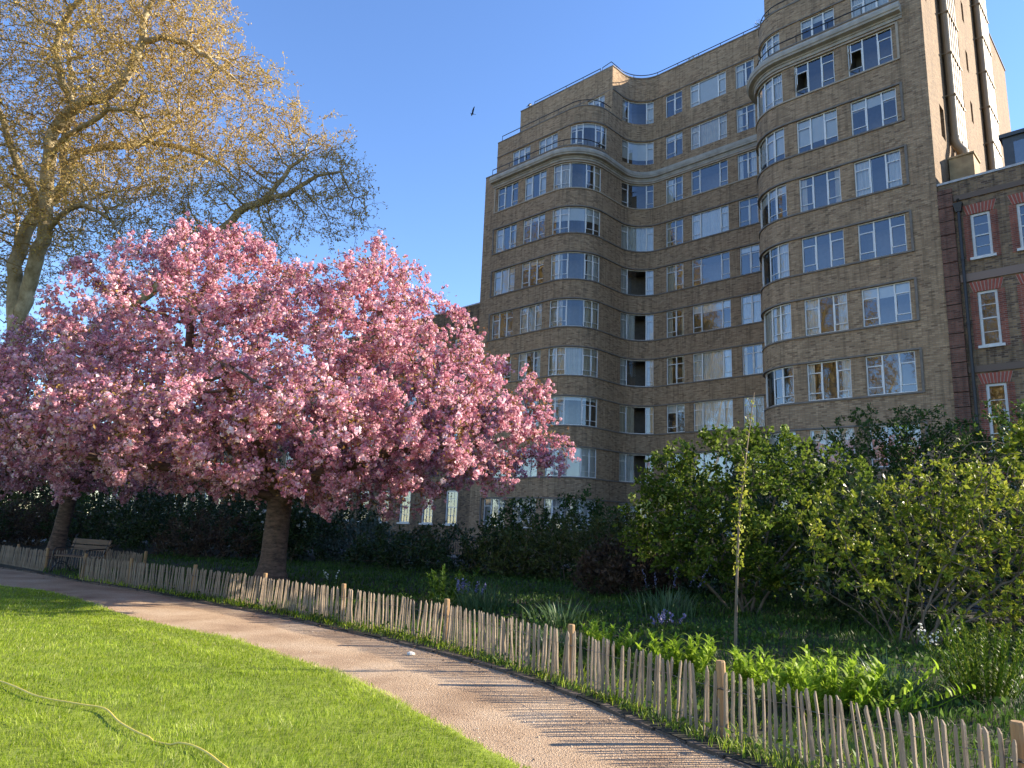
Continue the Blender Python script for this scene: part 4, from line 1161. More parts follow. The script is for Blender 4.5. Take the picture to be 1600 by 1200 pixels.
DS = [  # dark shrubs along the back of the bed
    ((-3.6, 24.6, .2), 1.6, 1.25, 'dark_leaf', 'low dark evergreen shrub right of the thick cherry trunk'),
    ((-1.5, 23.6, .2), 1.9, 1.5, 'dark_leaf', 'broad dark evergreen shrub below the terraced house sashes'),
    ((.3, 22.6, .2), 1.6, 1.3, 'olive_leaf', 'rounded olive green shrub in the shaded bed'),
    ((1.9, 21.8, .2), 1.7, 1.9, 'olive_leaf', 'tall loose olive shrub in front of the curved windows'),
    ((3.3, 20.4, .2), 1.5, 1.9, 'olive_leaf', 'upright thin leaved shrub between the olive shrub and the viburnum'),
    ((.5, 24.9, .2), 1.3, 2.4, 'hawthorn', 'tall narrow shrub climbing in front of the ground floor windows'),
    ((2.6, 24.2, .2), 1.4, 2.5, 'hawthorn', 'tall airy shrub against the convex corner of the apartment block'),
    ((-5.2, 27.4, .2), 1.8, 1.4, 'grey_leaf', 'grey leaved shrub behind the thick cherry trunk'),
    ((-7.9, 26.5, .2), 1.9, 2.2, 'dark_leaf', 'dark laurel left of the thick cherry trunk'),
    ((-10.3, 26.2, .2), 1.9, 1.5, 'russet_leaf', 'dark russet shrub between the two cherry trunks'),
    ((-12.6, 28.6, .2), 2.3, 2.2, 'dark_leaf', 'large dark laurel behind the park bench'),
    ((-16.4, 30.2, .2), 2.3, 1.8, 'dark_leaf', 'dark evergreen shrub behind the slim cherry trunk'),
    ((-19.5, 30.5, .2), 2.4, 1.8, 'russet_leaf', 'dark russet shrub beyond the slim cherry trunk'),
    ((-23.0, 32.5, .2), 2.6, 2.0, 'olive_leaf', 'dusky olive shrub below the plane tree'),
    ((5.6, 18.5, .2), 1.9, 2.8, 'dark_leaf', 'dark evergreen shrub hidden behind the viburnum bush'),
    ((8.0, 16.4, .2), 1.8, 2.9, 'dark_leaf', 'dark evergreen shrub behind the lilac bush'),
    ((10.4, 14.6, .2), 1.7, 2.5, 'dark_leaf', 'dark evergreen shrub beside the bare twiggy shrub'),
    ((2.9, 17.4, .2), 1.2, 1.2, 'russet_leaf', 'low russet shrub left of the viburnum stems'),
    ((9.6, 10.4, .15), 1.3, 1.5, 'olive_leaf', 'olive leaved shrub right of the lilac bush'),
    ((-9.6, 31.5, .2), 2.4, 4.2, 'dark_leaf', 'tall dark evergreen bush standing behind the russet shrub'),
    ((-14.2, 33.5, .2), 2.7, 4.6, 'dark_leaf', 'tall dark evergreen bush behind the large laurel'),
    ((-18.6, 35.0, .2), 2.7, 4.2, 'hawthorn', 'tall dark green bush behind the slim cherry tree'),
    ((-23.4, 36.5, .2), 2.9, 4.4, 'dark_leaf', 'tall dark evergreen bush at the foot of the plane tree'),
    ((-28.6, 37.5, .2), 3.0, 4.4, 'hawthorn', 'tall dark green bush beyond the plane trunk'),
    ((-27.0, 33.0, .2), 2.6, 2.2, 'dark_leaf', 'spreading dark shrub beyond the dusky olive shrub'),
    ((-21.8, 28.6, .2), 2.3, 1.7, 'dark_leaf', 'low dark shrub beside the path end of the fence'),
    ((-32.5, 36.0, .2), 3.0, 4.6, 'dark_leaf', 'tall dark evergreen bush at the far end of the fence'),
    ((-26.0, 40.5, .2), 3.0, 5.4, 'dark_leaf', 'tallest dark evergreen bush against the lower terraced house'),
    ((-6.4, 29.6, .2), 1.6, 2.6, 'dark_leaf', 'dark bush behind the grey leaved shrub'),
    ((6.8, 13.3, .2), 1.5, 2.3, 'dark_leaf', 'dark evergreen shrub between the viburnum and the lilac bush')]
for i, (b_, w_, h_, m_, lb) in enumerate(DS):
    z = h_ * .55 + .2
    shrub('garden_shrub', lb, b_, [(b_[0], b_[1], z, w_, w_ * .85, h_ * .62), (b_[0] + w_ * .45, b_[1], z * .8, w_ * .7, w_ * .7, h_ * .45), (b_[0] - w_ * .5, b_[1] - .2, z * .75, w_ * .7, w_ * .7, h_ * .42)],
          m_, int(420 * max(1, w_ * h_ / 3)), int(4800 * max(1, w_ * h_ / 3) * (.7 if m_ == 'olive_leaf' else 1)), .12, 5, seed=30 + i, step=.25, tuft=3, spread=.09, stem_r=.03, group='shaded shrubs at the back of the bed', zmin=.2)
# white blossom dots on the laurel left of the trunk
r_ = np.random.default_rng(77)
C = np.array([-7.6, 25.1, 1.7]) + unit(r_.normal(0, 1, (60, 3))) * np.array([1.0, .5, .55]) * r_.uniform(.5, 1, (60, 1))
V, F, rn = pompoms(C, .035, r_, 8, .03)
sb_ = shrub('white_flowering_shrub', 'shaded shrub dotted with small white flowers beside the cherry trunk', (-7.5, 25.3, .2), [(-7.5, 25.2, 1.35, 1.1, .7, .95)], 'dark_leaf', 400, 4200, .11, 5, seed=60, tuft=3, spread=.08, stem_r=.025)
keep(link('white_flowers', np_mesh('white_flowers', V, F, rn), M['petal_white']), sb_)['kind'] = 'stuff'
# roof terrace shrubs
for (u, v, z, s, lb) in ((13.6, 6.9, 30.75, .9, 'small wispy shrub on the roof terrace above the big window'), (8.9, 7.0, 30.75, 1.3, 'wispy shrub on the roof terrace beside the tall brick wing')):
    b = W(u, v, z)
    shrub('roof_terrace_shrub', lb, tuple(b), [(b.x, b.y, z + s * .75, s * .55, s * .55, s * .6)], 'olive_leaf', 160, 420, .09, 4, seed=int(u * 7), step=.16, wtip=.008, zmin=30, stem_r=.02)

# ------------------------------------------------------------------ young tree in the bed
def sapling():
    r = np.random.default_rng(9)
    base = np.array([3.0, 9.7, .1]); root = empty('young_tree', base); tag(root, 'slim young tree with sparse upright twigs standing alone in the bed', 'tree')
    top = np.array([3.36, 9.75, 3.68])
    T = resample([tuple(base - [0, 0, .1]), (3.04, 9.7, 1.0), (3.12, 9.72, 2.1), tuple(top)], step=.08)
    pos = [p for p in T]; par = [-1] + list(range(len(T) - 1))
    for i in range(16, len(T) - 2, 3):
        a = r.uniform(0, 6.28); d = np.array([math.cos(a) * .5, math.sin(a) * .5, .9]); L = r.uniform(.1, .36) * (1 - .6 * (i / len(T)))
        n = max(2, int(L / .08)); prev = i; p = T[i]
        for s in range(n):
            d = unit(d + np.array([0, 0, .12]) + r.normal(0, .08, 3)); p = p + d * .08; pos.append(p); par.append(prev); prev = len(pos) - 1
    pos, par = np.array(pos), np.array(par)
    rad, ch = radii(par, .0035, 2.6); rad = np.minimum(rad, .024); rad[:len(T)] = np.maximum(rad[:len(T)], np.linspace(.024, .005, len(T)))
    keep(link('trunk', wood_mesh('trunk', pos, par, rad, 7, 4, .012), M['shrub_wood'], None, True), root)
    th = np.where((rad < .012) & (par >= 0))[0]; lo = np.arange(16, 34)
    Lp, _ = twig_points(pos, par, r.choice(th, 90), 1, r, .02); V, F = leaves(Lp, .05, r, .55, .4)
    L2 = T[r.choice(lo, 150)] + r.normal(0, .05, (150, 3)); V2, F2 = leaves(L2, .065, r, .6, .2)
    V = np.concatenate([V, V2]); F = np.arange(len(V)).reshape(-1, 4)
    keep(link('leaves', np_mesh('leaves', V, F, r.uniform(.3, 1, len(F))), M['lilac']), root)['kind'] = 'stuff'
sapling()

# ------------------------------------------------------------------ paling fences
r_ = np.random.default_rng(31); pr = random.Random(31)
def paling_mesh(k):
    r = random.Random(k); mb = MB(); h = .56; w = r.uniform(.009, .0145); t = r.uniform(.007, .011)
    zs = [-.06, .1, .24, .38, h - .03, h]; lean = [r.gauss(0, .0035) for _ in zs]
    rings = []
    for i, z in enumerate(zs):
        s = (1 if i < 4 else .95 if i == 4 else .45) * r.uniform(.9, 1.1); c = lean[i]
        rings.append([(c - w * s, -t * .8 * s, z), (c - w * .2 * s, -t * 1.2 * s, z), (c + w * s, -t * .5 * s, z), (c + w * .8 * s, t * s, z), (c - w * .7 * s, t * s, z)])
    for a, b in zip(rings[:-1], rings[1:]):
        for j in range(5): mb.quad(a[j], a[(j + 1) % 5], b[(j + 1) % 5], b[j])
    mb.poly(rings[-1])
    me = bpy.data.meshes.new('paling'); me.from_pydata(mb.v, [], mb.f); me.update(); me.materials.append(M['paling'])
    return me
PM = [paling_mesh(i) for i in range(14)]
def post_mesh():
    mb = MB(); mb.tube([(0, 0, -.15), (0, 0, .3), (.003, 0, .615), (.003, 0, .63)], [.042, .041, .04, .034], 10)
    me = bpy.data.meshes.new('post'); me.from_pydata(mb.v, [], mb.f); me.update(); me.materials.append(M['post']); return me
POM = post_mesh()
def fence(label, runs, posts, zf):
    root = empty('paling_fence', (*runs[0][0], 0)); tag(root, label, 'fence', None)
    for L in runs:
        S = resample(L, step=.02, smooth=len(L) > 2)
        T = np.r_[0, np.cumsum(np.linalg.norm(np.diff(S, axis=0), axis=1))]
        s = .02; lean = 0; pts = []
        while s < T[-1]:
            x, y = np.interp(s, T, S[:, 0]), np.interp(s, T, S[:, 1]); x2, y2 = np.interp(s + .03, T, S[:, 0]), np.interp(s + .03, T, S[:, 1])
            a = math.atan2(y2 - y, x2 - x) if s + .03 < T[-1] else a
            z = float(zf(np.array([x]), np.array([y]))[0])
            o = bpy.data.objects.new('paling', PM[pr.randrange(14)]); COL.objects.link(o)
            lean = .9 * lean + pr.gauss(0, .02)
            o.location = (x, y, z); o.rotation_euler = (pr.gauss(0, .035), lean + pr.gauss(0, .025), a + pr.gauss(0, .25)); o.scale = (pr.uniform(.85, 1.3), pr.uniform(.9, 1.3), pr.uniform(.955, 1.04))
            keep(o, root); pts.append((x, y, z))
            s += pr.uniform(.046, .082)
        for h in (.12, .42):
            mb = MB(); mb.tube([(x + (.012 if i % 2 else -.012), y, z + h + pr.gauss(0, .004)) for i, (x, y, z) in enumerate(pts)], .0022, 4)
            keep(mb.build('wire', M['wire']), root)
    for x, y in posts:
        o = bpy.data.objects.new('post', POM); COL.objects.link(o)
        o.location = (x, y, float(zf(np.array([x]), np.array([y]))[0])); o.rotation_euler = (pr.gauss(0, .02), pr.gauss(0, .02), pr.uniform(0, 6)); keep(o, root)
        tie = MB(); tie.tube([(x + .05 * math.cos(t), y + .05 * math.sin(t), o.location.z + .4 + .01 * math.sin(t * 2)) for t in np.linspace(0, 6.28, 13)], .004, 4)
        keep(tie.build('wire_tie', M['black']), root)
    return root
FL = [(3.9, 3.75), (3.16, 4.68), (1.86, 6.42), (.75, 8.47), (-.83, 10.72), (-2.73, 12.62), (-4.7, 14.4), (-6.7, 15.95), (-8.8, 17.4), (-10.6, 18.6)]
nrm = np.array([.62, .78]); nrm /= np.linalg.norm(nrm)
posts = [(p[0] + nrm[0] * .055, p[1] + nrm[1] * .055) for p in FL[1:]]
fence('long low chestnut paling fence curving along the gravel path', [FL], posts, bed_z)
cr, cl = np.array([-10.68, 18.68]), np.array([-12.75, 20.55])
br_, bl_ = cr + nrm * 1.55, cl + nrm * 1.55
fence('paling fence wrapping round the back of the bench recess', [[tuple(cr + nrm * .06), tuple(br_)], [tuple(br_), tuple(bl_)], [tuple(bl_), tuple(cl)], [tuple(cl), (-14.6, 22.1), (-17.0, 23.9)]],
      [tuple(br_ + nrm * .05), tuple(bl_ + nrm * .05), tuple(cl + nrm * .05), (-14.6, 22.2), (-16.4, 23.6)], bed_z)

# ------------------------------------------------------------------ bench
def bench():
    root = empty('park_bench', (-11.55, 20.15, .05)); root.rotation_euler = (0, 0, math.atan2(.43, -.9) + math.pi)
    tag(root, 'weathered wooden park bench with scrolled black iron ends in the fence recess', 'bench')
    for i, (y, z) in enumerate(((-.24, .43), (-.13, .435), (-.02, .435), (.09, .43))):
        m = MB(); m.box(-.78, .78, y - .045, y + .045, z, z + .032); m.build('seat_slat', M['bench_wood'], root)
    for y, z in ((.215, .60), (.255, .76)):
        m = MB(); m.hexa([(-.78, y, z), (.78, y, z), (.78, y + .03, z + .008), (-.78, y + .03, z + .008), (-.78, y + .035, z + .13), (.78, y + .035, z + .13), (.78, y + .065, z + .135), (-.78, y + .065, z + .135)])
        m.build('back_slat', M['bench_wood'], root)
    for x in (-.68, .68):
        m = MB()
        arc = [(x, -.27 + .02 * math.sin(t), .02 + t * .0) for t in (0,)]
        m.tube([(x, -.33, .0), (x, -.30, .05), (x, -.20, .20), (x, -.23, .34), (x, -.27, .42)], .02, 8)
        m.tube([(x, .26, .0), (x, .22, .05), (x, .10, .22), (x, .12, .36), (x, .18, .46), (x, .24, .66), (x, .31, .9)], .02, 8)
        m.tube([(x, -.29, .425), (x, .17, .425)], .018, 8)
        m.tube([(x, -.20, .2), (x, -.05, .29), (x, .1, .22)], .014, 8)
        m.tube([(x, -.29, .43), (x, -.31, .56), (x, -.24, .64), (x, -.05, .65), (x, .23, .66)], .018, 8)
        m.tube([(x, -.05 + .07 * math.cos(t), .16 + .07 * math.sin(t)) for t in np.linspace(0, 5.2, 14)], .011, 6)
        m.build('iron_end', M['black'], root, True)
bench()

# ------------------------------------------------------------------ hose on the lawn
hp_ = [(-6.2, 8.3), (-4.81, 7.39), (-4.13, 6.86), (-3.63, 6.65), (-3.35, 6.55), (-3.03, 6.19), (-2.66, 5.86), (-2.43, 5.74), (-2.25, 5.68), (-2.05, 5.5), (-1.8, 5.2), (-1.2, 4.5)]
HZ = resample(hp_, step=.06)
zz = lawn_z(HZ[:, 0], HZ[:, 1]) + .034
zz = np.where((HZ[:, 0] > -2.62) & (HZ[:, 0] < -2.36), zz - .02, zz)
mb = MB(); mb.tube([(x, y, z) for (x, y), z in zip(HZ, zz)], .0085, 8)
tag(mb.build('garden_hose', M['hose'], smooth=True), 'yellow garden hose lying across the sunny lawn', 'hose')
mb = MB(); c = Vector((-1.2, 10.02, .03))
for i in range(6): pass
ring = []
for j, (rr, z) in enumerate(((.03, 0), (.055, .014), (.048, .036), (.02, .05))):
    ring.append([(c.x + rr * math.cos(t) * (1 + .25 * math.sin(3 * t + j)), c.y + .7 * rr * math.sin(t), .0 + z) for t in np.linspace(0, 6.283, 9)[:-1]])
for a, b in zip(ring[:-1], ring[1:]):
    for j in range(8): mb.quad(a[j], a[(j + 1) % 8], b[(j + 1) % 8], b[j])
mb.poly(ring[-1])
tag(mb.build('pale_stone', M['pebble'], smooth=True), 'pale stone lying on the path edge below the fence', 'stone')

# ------------------------------------------------------------------ planting in the bed
def blades(r, C, L, wd, lean, seg=4, dirs=None):
    """bent strips: C base points, L lengths, wd widths, lean 0..1"""
    n = len(C); a = r.uniform(0, 2 * np.pi, n) if dirs is None else dirs
    h = np.stack([np.cos(a), np.sin(a), np.zeros(n)], 1); sd = np.stack([-np.sin(a), np.cos(a), np.zeros(n)], 1)
    V = []
    for k in range(seg + 1):
        t = k / seg
        ang = lean * t * 1.5
        out = L * (lean * t * t * .8 + .06 * t); up = L * (t - .42 * lean * t * t)
        w = wd * (1 - t ** 2.2) * (.7 + .6 * min(1, t * 3)) + .0006
        c = C + h * out[:, None] + np.array([0, 0, 1.])[None] * up[:, None]
        V.append(np.stack([c - sd * w[:, None] * .5, c + sd * w[:, None] * .5], 1))
    V = np.stack(V, 1).reshape(-1, 3)
    m = 2 * (seg + 1)
    b = (np.arange(n) * m)[:, None] + (np.arange(seg) * 2)[None]
    F = np.stack([b, b + 1, b + 3, b + 2], 2).reshape(-1, 4)
    return V, F
def clump(name, label, x, y, n, L, wd, lean, m, rad=.12, cat='plant', seed=0, group=None):
    r = np.random.default_rng(seed)
    z = float(bed_z(np.array([x]), np.array([y]))[0]); root = empty(name, (x, y, z)); tag(root, label, cat, group)
    q = r.normal(0, rad, (n, 2)); C = np.stack([x + q[:, 0], y + q[:, 1], np.full(n, z - .01)], 1)
    V, F = blades(r, C, L * r.uniform(.55, 1.1, n), wd * r.uniform(.7, 1.2, n), np.clip(r.normal(lean, .2, n), .05, 1.1), 5, np.arctan2(q[:, 1], q[:, 0]) + r.normal(0, .5, n))
    rn = np.repeat(np.clip(r.normal(.5, .25, n), 0, 1), 5)
    keep(link('leaves', np_mesh('leaves', V, F, rn), M[m], None, True), root)
    return root, z
def leafy(name, label, x, y, stems, h, ll, m, rad=.2, seed=0, per=26, flower=None, group=None):
    r = np.random.default_rng(seed)
    z = float(bed_z(np.array([x]), np.array([y]))[0]); root = empty(name, (x, y, z)); tag(root, label, 'plant', group)
    st = MB(); Vs, Fs, Rn = [], [], []; off = 0
    for i in range(stems):
        q = r.normal(0, rad, 2) * .6; hh = h * r.uniform(.6, 1.08); top = np.array([x + q[0] * 2.0, y + q[1] * 2.0, z + hh]); b = np.array([x + q[0] * .7, y + q[1] * .7, z - .03])
        st.tube([tuple(b), tuple((b + top) / 2 + np.array([q[0] * .15, q[1] * .15, 0])), tuple(top)], [.006, .005, .003], 5)
        t = np.sort(r.uniform(.08, 1, per)); C = b + (top - b) * t[:, None]
        V, F = blades(r, C, ll * (1.25 - .6 * t) * r.uniform(.7, 1.15, per), ll * .135 * np.ones(per), np.clip(r.normal(.95, .2, per), .3, 1.2), 4)
        Vs.append(V); Fs.append(F + off); off += len(V); Rn.append(np.repeat(np.clip(r.normal(.5, .25, per), 0, 1), 4))
    keep(st.build('stems', M['lily_leaf']), root)
    keep(link('leaves', np_mesh('leaves', np.concatenate(Vs), np.concatenate(Fs), np.concatenate(Rn)), M[m], None, True), root)
    return root, z
leafy('lily_plant', 'bright green leafy clump just inside the fence, widest of its kind', 3.2, 7.4, 36, .5, .2, 'lily_leaf', .3, 1, 30)
leafy('lily_plant', 'bright green leafy clump behind the fence post near the young tree', 2.2, 9.05, 20, .42, .2, 'lily_leaf', .19, 2, 28)
leafy('lily_plant', 'bright leafy clump between the young tree and the fence', 2.72, 8.2, 14, .38, .19, 'lily_leaf', .16, 3, 26)
leafy('lily_plant', 'low bright leafy clump beside the blue flowers', 1.4, 10.3, 18, .34, .18, 'lily_leaf', .24, 4, 26)
leafy('tall_leafy_plant', 'tall many stemmed leafy green plant below the lilac bush', 4.95, 7.75, 34, .8, .1, 'viburnum', .3, 5, 70)
leafy('tall_leafy_plant', 'single tall leafy stem rising from the shaded grass', -1.25, 15.4, 12, .7, .22, 'long_grass', .26, 6, 30)
clump('strap_leaf_clump', 'arching pale edged strap leaves inside the fence beside the tall plant', 4.0, 7.7, 200, .52, .017, .55, 'iris_leaf', .16, seed=7)
clump('strap_leaf_clump', 'grey green strap leaf clump with blue flowers in the shaded bed', -.4, 14.2, 170, .6, .02, .55, 'iris_leaf', .25, seed=8)
clump('strap_leaf_clump', 'dark strap leaf clump right of the blue flowered clump', 1.0, 12.6, 130, .5, .02, .6, 'iris_leaf', .25, seed=9)
clump('strap_leaf_clump', 'arching strap leaf clump near the low bright leafy clump', .75, 10.5, 90, .42, .016, .6, 'iris_leaf', .16, seed=10)
clump('strap_leaf_clump', 'strap leaf clump below the flower spikes', 3.1, 14.0, 150, .6, .022, .5, 'iris_leaf', .35, seed=12)
def spikes(label, x, y, n, h, spread, m, seed, name='bluebell_plant', fl=14, per=.09):
    r = np.random.default_rng(seed); z = float(bed_z(np.array([x]), np.array([y]))[0]); root = empty(name, (x, y, z)); tag(root, label, 'flower')
    st = MB(); C = []
    for i in range(n):
        q = r.normal(0, spread, 2); hh = h * r.uniform(.75, 1.1); st.tube([(x + q[0] * .5, y + q[1] * .5, z), (x + q[0], y + q[1], z + hh)], .004, 4)
        for t in np.linspace(.55, 1, fl): C.append((x + q[0] * (.5 + .5 * t) + r.normal(0, .018), y + q[1] * (.5 + .5 * t) + r.normal(0, .018), z + hh * t))
    keep(st.build('stems', M['long_grass']), root)
    V, F, rn = pompoms(np.array(C), .012, r, 4, .012); keep(link('petals', np_mesh('petals', V, F, rn), M[m]), root)['kind'] = 'stuff'
spikes('blue flowers on short spikes in the grey green clump', -.75, 14.6, 9, .55, .16, 'petal_blue', 1)
spikes('violet blue flowers low in the bed left of the young tree', 2.6, 11.9, 6, .3, .3, 'petal_blue', 2)
spikes('pale flower spikes in the shade in front of the viburnum', 3.2, 15.0, 5, .9, .35, 'petal_blue', 3)
spikes('small white flowers beside the tall leafy plant', 5.5, 9.75, 7, .42, .12, 'petal_white', 4, 'white_flower', 6)
spikes('tiny white flowers near the thick cherry trunk', -4.1, 17.6, 3, .35, .1, 'petal_white', 5, 'white_flower', 5)

# grass blades
def side_of(x, y, L):          # >0 beyond the polyline in the OFFD direction
    P = np.stack([x, y], 1); out = np.empty(len(P))
    Tn = np.array([-OFFD[1], OFFD[0]])
    s = L @ Tn; o = L @ OFFD
    k = np.argsort(s)
    return P @ OFFD - np.interp(P @ Tn, s[k], o[k])
def scatter_blades(name, n, box, dens, zf, side, L, wd, lean, m, seed, seg=2):
    r = np.random.default_rng(seed)
    x = r.uniform(box[0], box[1], n); y = r.uniform(box[2], box[3], n)
    k = side(x, y) & (r.uniform(0, 1, n) < dens(x, y)); x, y = x[k], y[k]
    d = np.hypot(x, y); n = len(x)
    C = np.stack([x, y, zf(x, y) - .008], 1)
    pn = .5 + .5 * vnoise(x, y, 2.1, 7)
    p2 = .5 + .5 * vnoise(x * 1.1 + .4 * np.sin(y * 3), y * 1.3 + .3 * np.sin(x * 4), 3.7, 3)
    Lh = L * r.uniform(.4, 1.2, n) * (.45 + .4 * pn + .7 * p2)
    V, F = blades(r, C, Lh, wd * r.uniform(.7, 1.3, n) * np.clip(d / 7, 1, 2.4), np.clip(r.normal(lean, .25, n) + .25 * (p2 - .5), .02, 1.15), seg, 3.2 * vnoise(x, y, 1.9, 11) + 1.5 * vnoise(x, y, 5.3, 2) + r.normal(0, .9, n))
    rn = np.repeat(np.clip(.05 + .33 * pn + .34 * p2 + .14 * vnoise(x, y, .7, 1) + r.normal(0, .24, n), 0, 1), seg)
    if name == 'lawn_grass':
        ed = np.clip(1 - np.abs(side_of(x, y, EL)) / .22, 0, 1) * (.5 + .5 * vnoise(x, y, 3.1, 5)); rn = np.clip(rn + .75 * np.repeat(ed, seg), 0, 1)
    print(name, n)
    return tag(link(name, np_mesh(name, V, F, rn), M[m], None, True), None, None, None, 'stuff')
lg = scatter_blades('lawn_grass', 1050000, (-14, 2.5, 3.0, 19), lambda x, y: np.clip((7.0 / np.hypot(x, y)) ** 1.5, .2, 1) * (np.abs(x) < .85 * y + 1.2), lawn_z,
               lambda x, y: side_of(x, y, EL) < -.0 + .05 * vnoise(x, y, 6), .058, .0036, .58, 'grass', 41)
tag(lg, 'bright sunlit mown lawn grass', 'grass')
FLa = resample(FL, 200)
bg_ = scatter_blades('bed_grass', 520000, (-13, 9, 3.5, 27), lambda x, y: np.clip((8.0 / np.hypot(x, y)) ** 1.6, .06, 1) * (np.abs(x) < .85 * y + 1.2) * np.clip(.75 + .5 * vnoise(x, y, 1.3, 9), .3, 1), bed_z,
               lambda x, y: side_of(x, y, KL) > .1 + .08 * vnoise(x, y, 5), .15, .007, .55, 'long_grass', 42)
tag(bg_, 'rough grass and ground cover behind the paling fence', 'grass')
# brighter rough grass hugging the fence foot
fg = scatter_blades('fence_foot_grass', 330000, (-11, 6, 3.5, 19), lambda x, y: np.clip((8.0 / np.hypot(x, y)) ** 1.2, .1, 1) * np.exp(-np.abs(side_of(x, y, FLa)) / .35), bed_z,
               lambda x, y: side_of(x, y, KL) > .06, .13, .0065, .6, 'grass', 43)
tag(fg, 'tufted weedy grass along the foot of the fence', 'grass')
# ground cover leaves in the bed
r_ = np.random.default_rng(50)
x = r_.uniform(-12, 10, 110000); y = r_.uniform(4, 27, 110000)
k = (side_of(x, y, KL) > .15) & (r_.uniform(0, 1, 110000) < np.clip((9 / np.hypot(x, y)) ** 1.3, .1, 1) * np.clip(.3 + .9 * vnoise(x, y, 1.1, 13), .03, 1))
x, y = x[k], y[k]; P = np.stack([x, y, bed_z(x, y) + r_.uniform(0, .14, len(x))], 1)
V, F = leaves(P, .075, r_, .6, .5)
tag(link('ground_cover', np_mesh('ground_cover', V, F, r_.uniform(0, 1, len(F))), M['long_grass']), 'low leafy ground cover in the shaded bed', 'ground cover', None, 'stuff')
x = r_.uniform(-12, 4, 90000); y = r_.uniform(4, 20, 90000); sd_ = side_of(x, y, KL)
k = (sd_ > -1.2) & (sd_ < .3) & (r_.uniform(0, 1, 90000) < .8 * np.exp(-np.abs(sd_ + .1) / .2) * np.clip(.5 + .7 * vnoise(x, y, 1.7, 21), .05, 1)); x, y = x[k], y[k]
P = np.stack([x, y, np.where(sd_[k] > 0, .05, .014) + r_.uniform(0, .02, len(x))], 1)
V, F = leaves(P, .035, r_, .6, 0); V[:, 2] = np.repeat(P[:, 2], 4) + (V[:, 2] - np.repeat(P[:, 2], 4)) * .3
M['litter'] = leafmat('dead_leaf', [(0, (.07, .04, .02)), (.6, (.22, .12, .05)), (1, (.38, .25, .13))], .1, .8)
tag(link('leaf_litter', np_mesh('leaf_litter', V, F, r_.uniform(0, 1, len(F))), M['litter']), 'dry brown leaf litter lying along the path edging', 'leaves', None, 'stuff')
# loose gravel on the path
x = r_.uniform(-11, 3, 60000); y = r_.uniform(4, 18, 60000)
k = (side_of(x, y, KL) < 0.02) & (side_of(x, y, EL) > .0) & (r_.uniform(0, 1, 60000) < np.clip((5.5 / np.hypot(x, y)) ** 2, .05, 1)); x, y = x[k], y[k]
n = len(x); s = (r_.uniform(.002, .0075, n) * np.where(r_.uniform(0, 1, n) > .97, 2.2, 1))[:, None]; c = np.stack([x, y, np.full(n, .012)], 1)
o8 = np.array([(1, 0, 0), (0, 1, 0), (-1, 0, 0), (0, -1, 0), (0, 0, .8)])
V = (c[:, None] + (o8[None] + r_.normal(0, .2, (n, 5, 3))) * s[:, None]).reshape(-1, 3)
b = np.arange(n)[:, None] * 5
F = np.stack([b + np.array([0, 1, 4]), b + np.array([1, 2, 4]), b + np.array([2, 3, 4]), b + np.array([3, 0, 4])], 1).reshape(-1, 3)
M['grit'] = leafmat('loose_grit', [(0, (.2, .13, .08)), (.6, (.42, .30, .2)), (1, (.66, .55, .42))], 0.0, .9)
tag(link('loose_gravel', np_mesh('loose_gravel', V, F, np.repeat(r_.uniform(0, 1, n), 4)), M['grit']), 'loose grit scattered on the gravel path', 'gravel', None, 'stuff')

# ------------------------------------------------------------------ garden railings at the back
rl = empty('garden_railings', W(10, -9.2, 0)); tag(rl, 'black iron railings half hidden behind the shrubs', 'railings')
for u in np.arange(-8, 40, .16):
    pass
for h in (.25, 1.15):
    mb = MB(); a, b = W(-8, -9.2, h), W(34, -9.2, h); mb.tube([a, b], .02, 4); keep(mb.build('rail', M['black']), rl)
mb = MB(); mb.tube([(0, 0, .05), (0, 0, 1.3), (0, 0, 1.38)], [.011, .011, .002], 5)
bar = bpy.data.meshes.new('bar'); bar.from_pydata(mb.v, [], mb.f); bar.materials.append(M['black'])
for i in range(290):
    o = bpy.data.objects.new('bar', bar); COL.objects.link(o); o.location = W(-8 + i * .145, -9.2, 0); keep(o, rl)

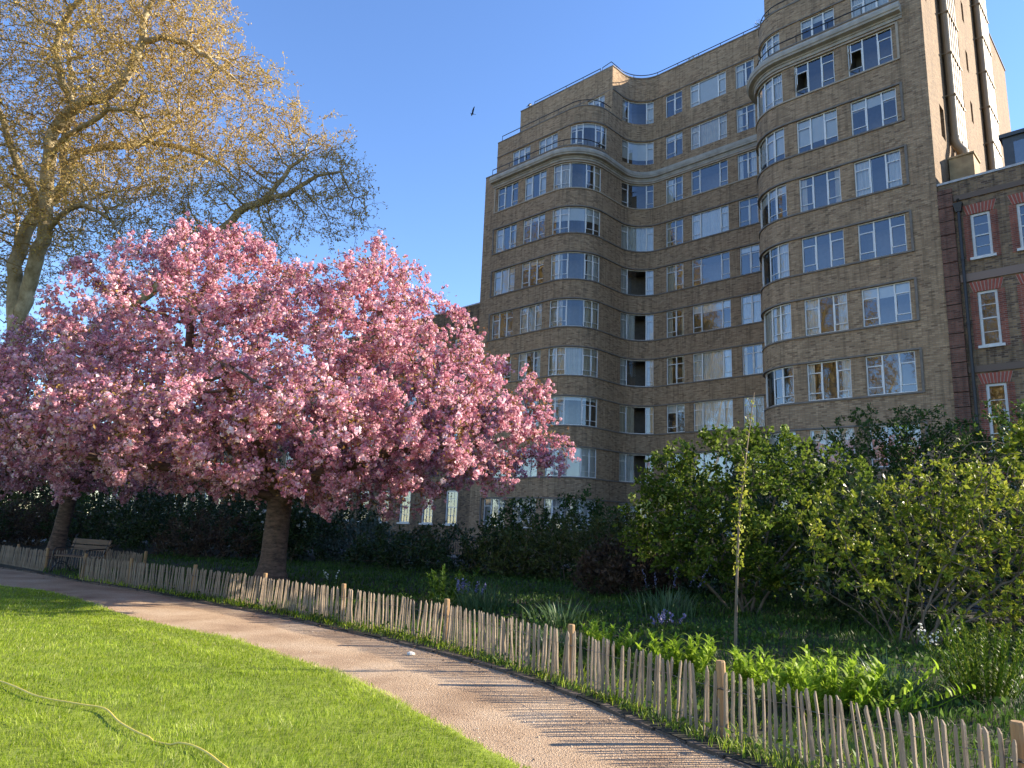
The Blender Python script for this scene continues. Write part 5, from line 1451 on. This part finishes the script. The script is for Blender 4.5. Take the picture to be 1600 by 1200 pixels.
# ------------------------------------------------------------------ birds
def bird(name, label, loc, rz, flying, s=1.0):
    mb = MB()
    prof = [(-.30, .004), (-.20, .028), (-.12, .05), (-.02, .062), (.07, .055), (.12, .04), (.155, .038), (.19, .03), (.215, .012), (.26, .003)]
    pitch = 0 if flying else .75
    def rot(p): x, y, z = p; return (x * math.cos(pitch) - z * math.sin(pitch), y, x * math.sin(pitch) + z * math.cos(pitch))
    i0 = len(mb.v)
    mb.tube([rot((x, 0, 0 if x < .1 else (x - .1) * (.25 if flying else -.35))) for x, _ in prof], [q for _, q in prof], 8)
    if flying:
        for sgn, up in ((1, 1.3), (-1, .12)):
            ro = [(.07, .04, 0), (.09, .22, .22 * up), (.02, .42, .40 * up), (-.06, .52, .47 * up)]
            ri = [(-.09, .04, 0), (-.10, .22, .21 * up), (-.10, .38, .37 * up), (-.09, .52, .465 * up)]
            for a in range(3):
                t = Vector((0, 0, .012))
                p = [Vector((q[0], q[1] * sgn, q[2])) for q in (ro[a], ro[a + 1], ri[a + 1], ri[a])]
                mb.hexa([q - t * .5 for q in p] + [q + t * .5 for q in p])
    else:
        for sgn in (1, -1): mb.tube([(.02, .025 * sgn, -.04), (.015, .025 * sgn, -.15), (.05, .028 * sgn, -.16)], .008, 5)
        for sgn in (1, -1):
            mb.hexa([rot(p) for p in ((.08, .052 * sgn, -.02), (-.25, .03 * sgn, -.01), (-.25, .036 * sgn, -.01), (.08, .064 * sgn, -.02), (.08, .045 * sgn, .035), (-.25, .02 * sgn, .015), (-.25, .028 * sgn, .015), (.08, .058 * sgn, .035))])
    mb.hexa([rot(p) for p in ((-.28, -.02, -.004), (-.28, .02, -.004), (-.40, .045, -.004), (-.40, -.045, -.004), (-.28, -.02, .006), (-.28, .02, .006), (-.40, .045, .004), (-.40, -.045, .004))])
    o = mb.build(name, M['feather'], None, True); o.location = loc; o.rotation_euler = (0, 0, rz); o.scale = (s, s, s); tag(o, label, 'bird')
bird('flying_bird', 'black bird flying with raised wings in the open sky', (-2.33, 30.0, 20.35), R(200), True, .42)
c_ = W(24.45, 3.15, 30.87 + .16 * 1.5)
bird('perched_crow', 'black crow perched on the parapet corner of the apartment block', c_, R(60), False, 1.5)
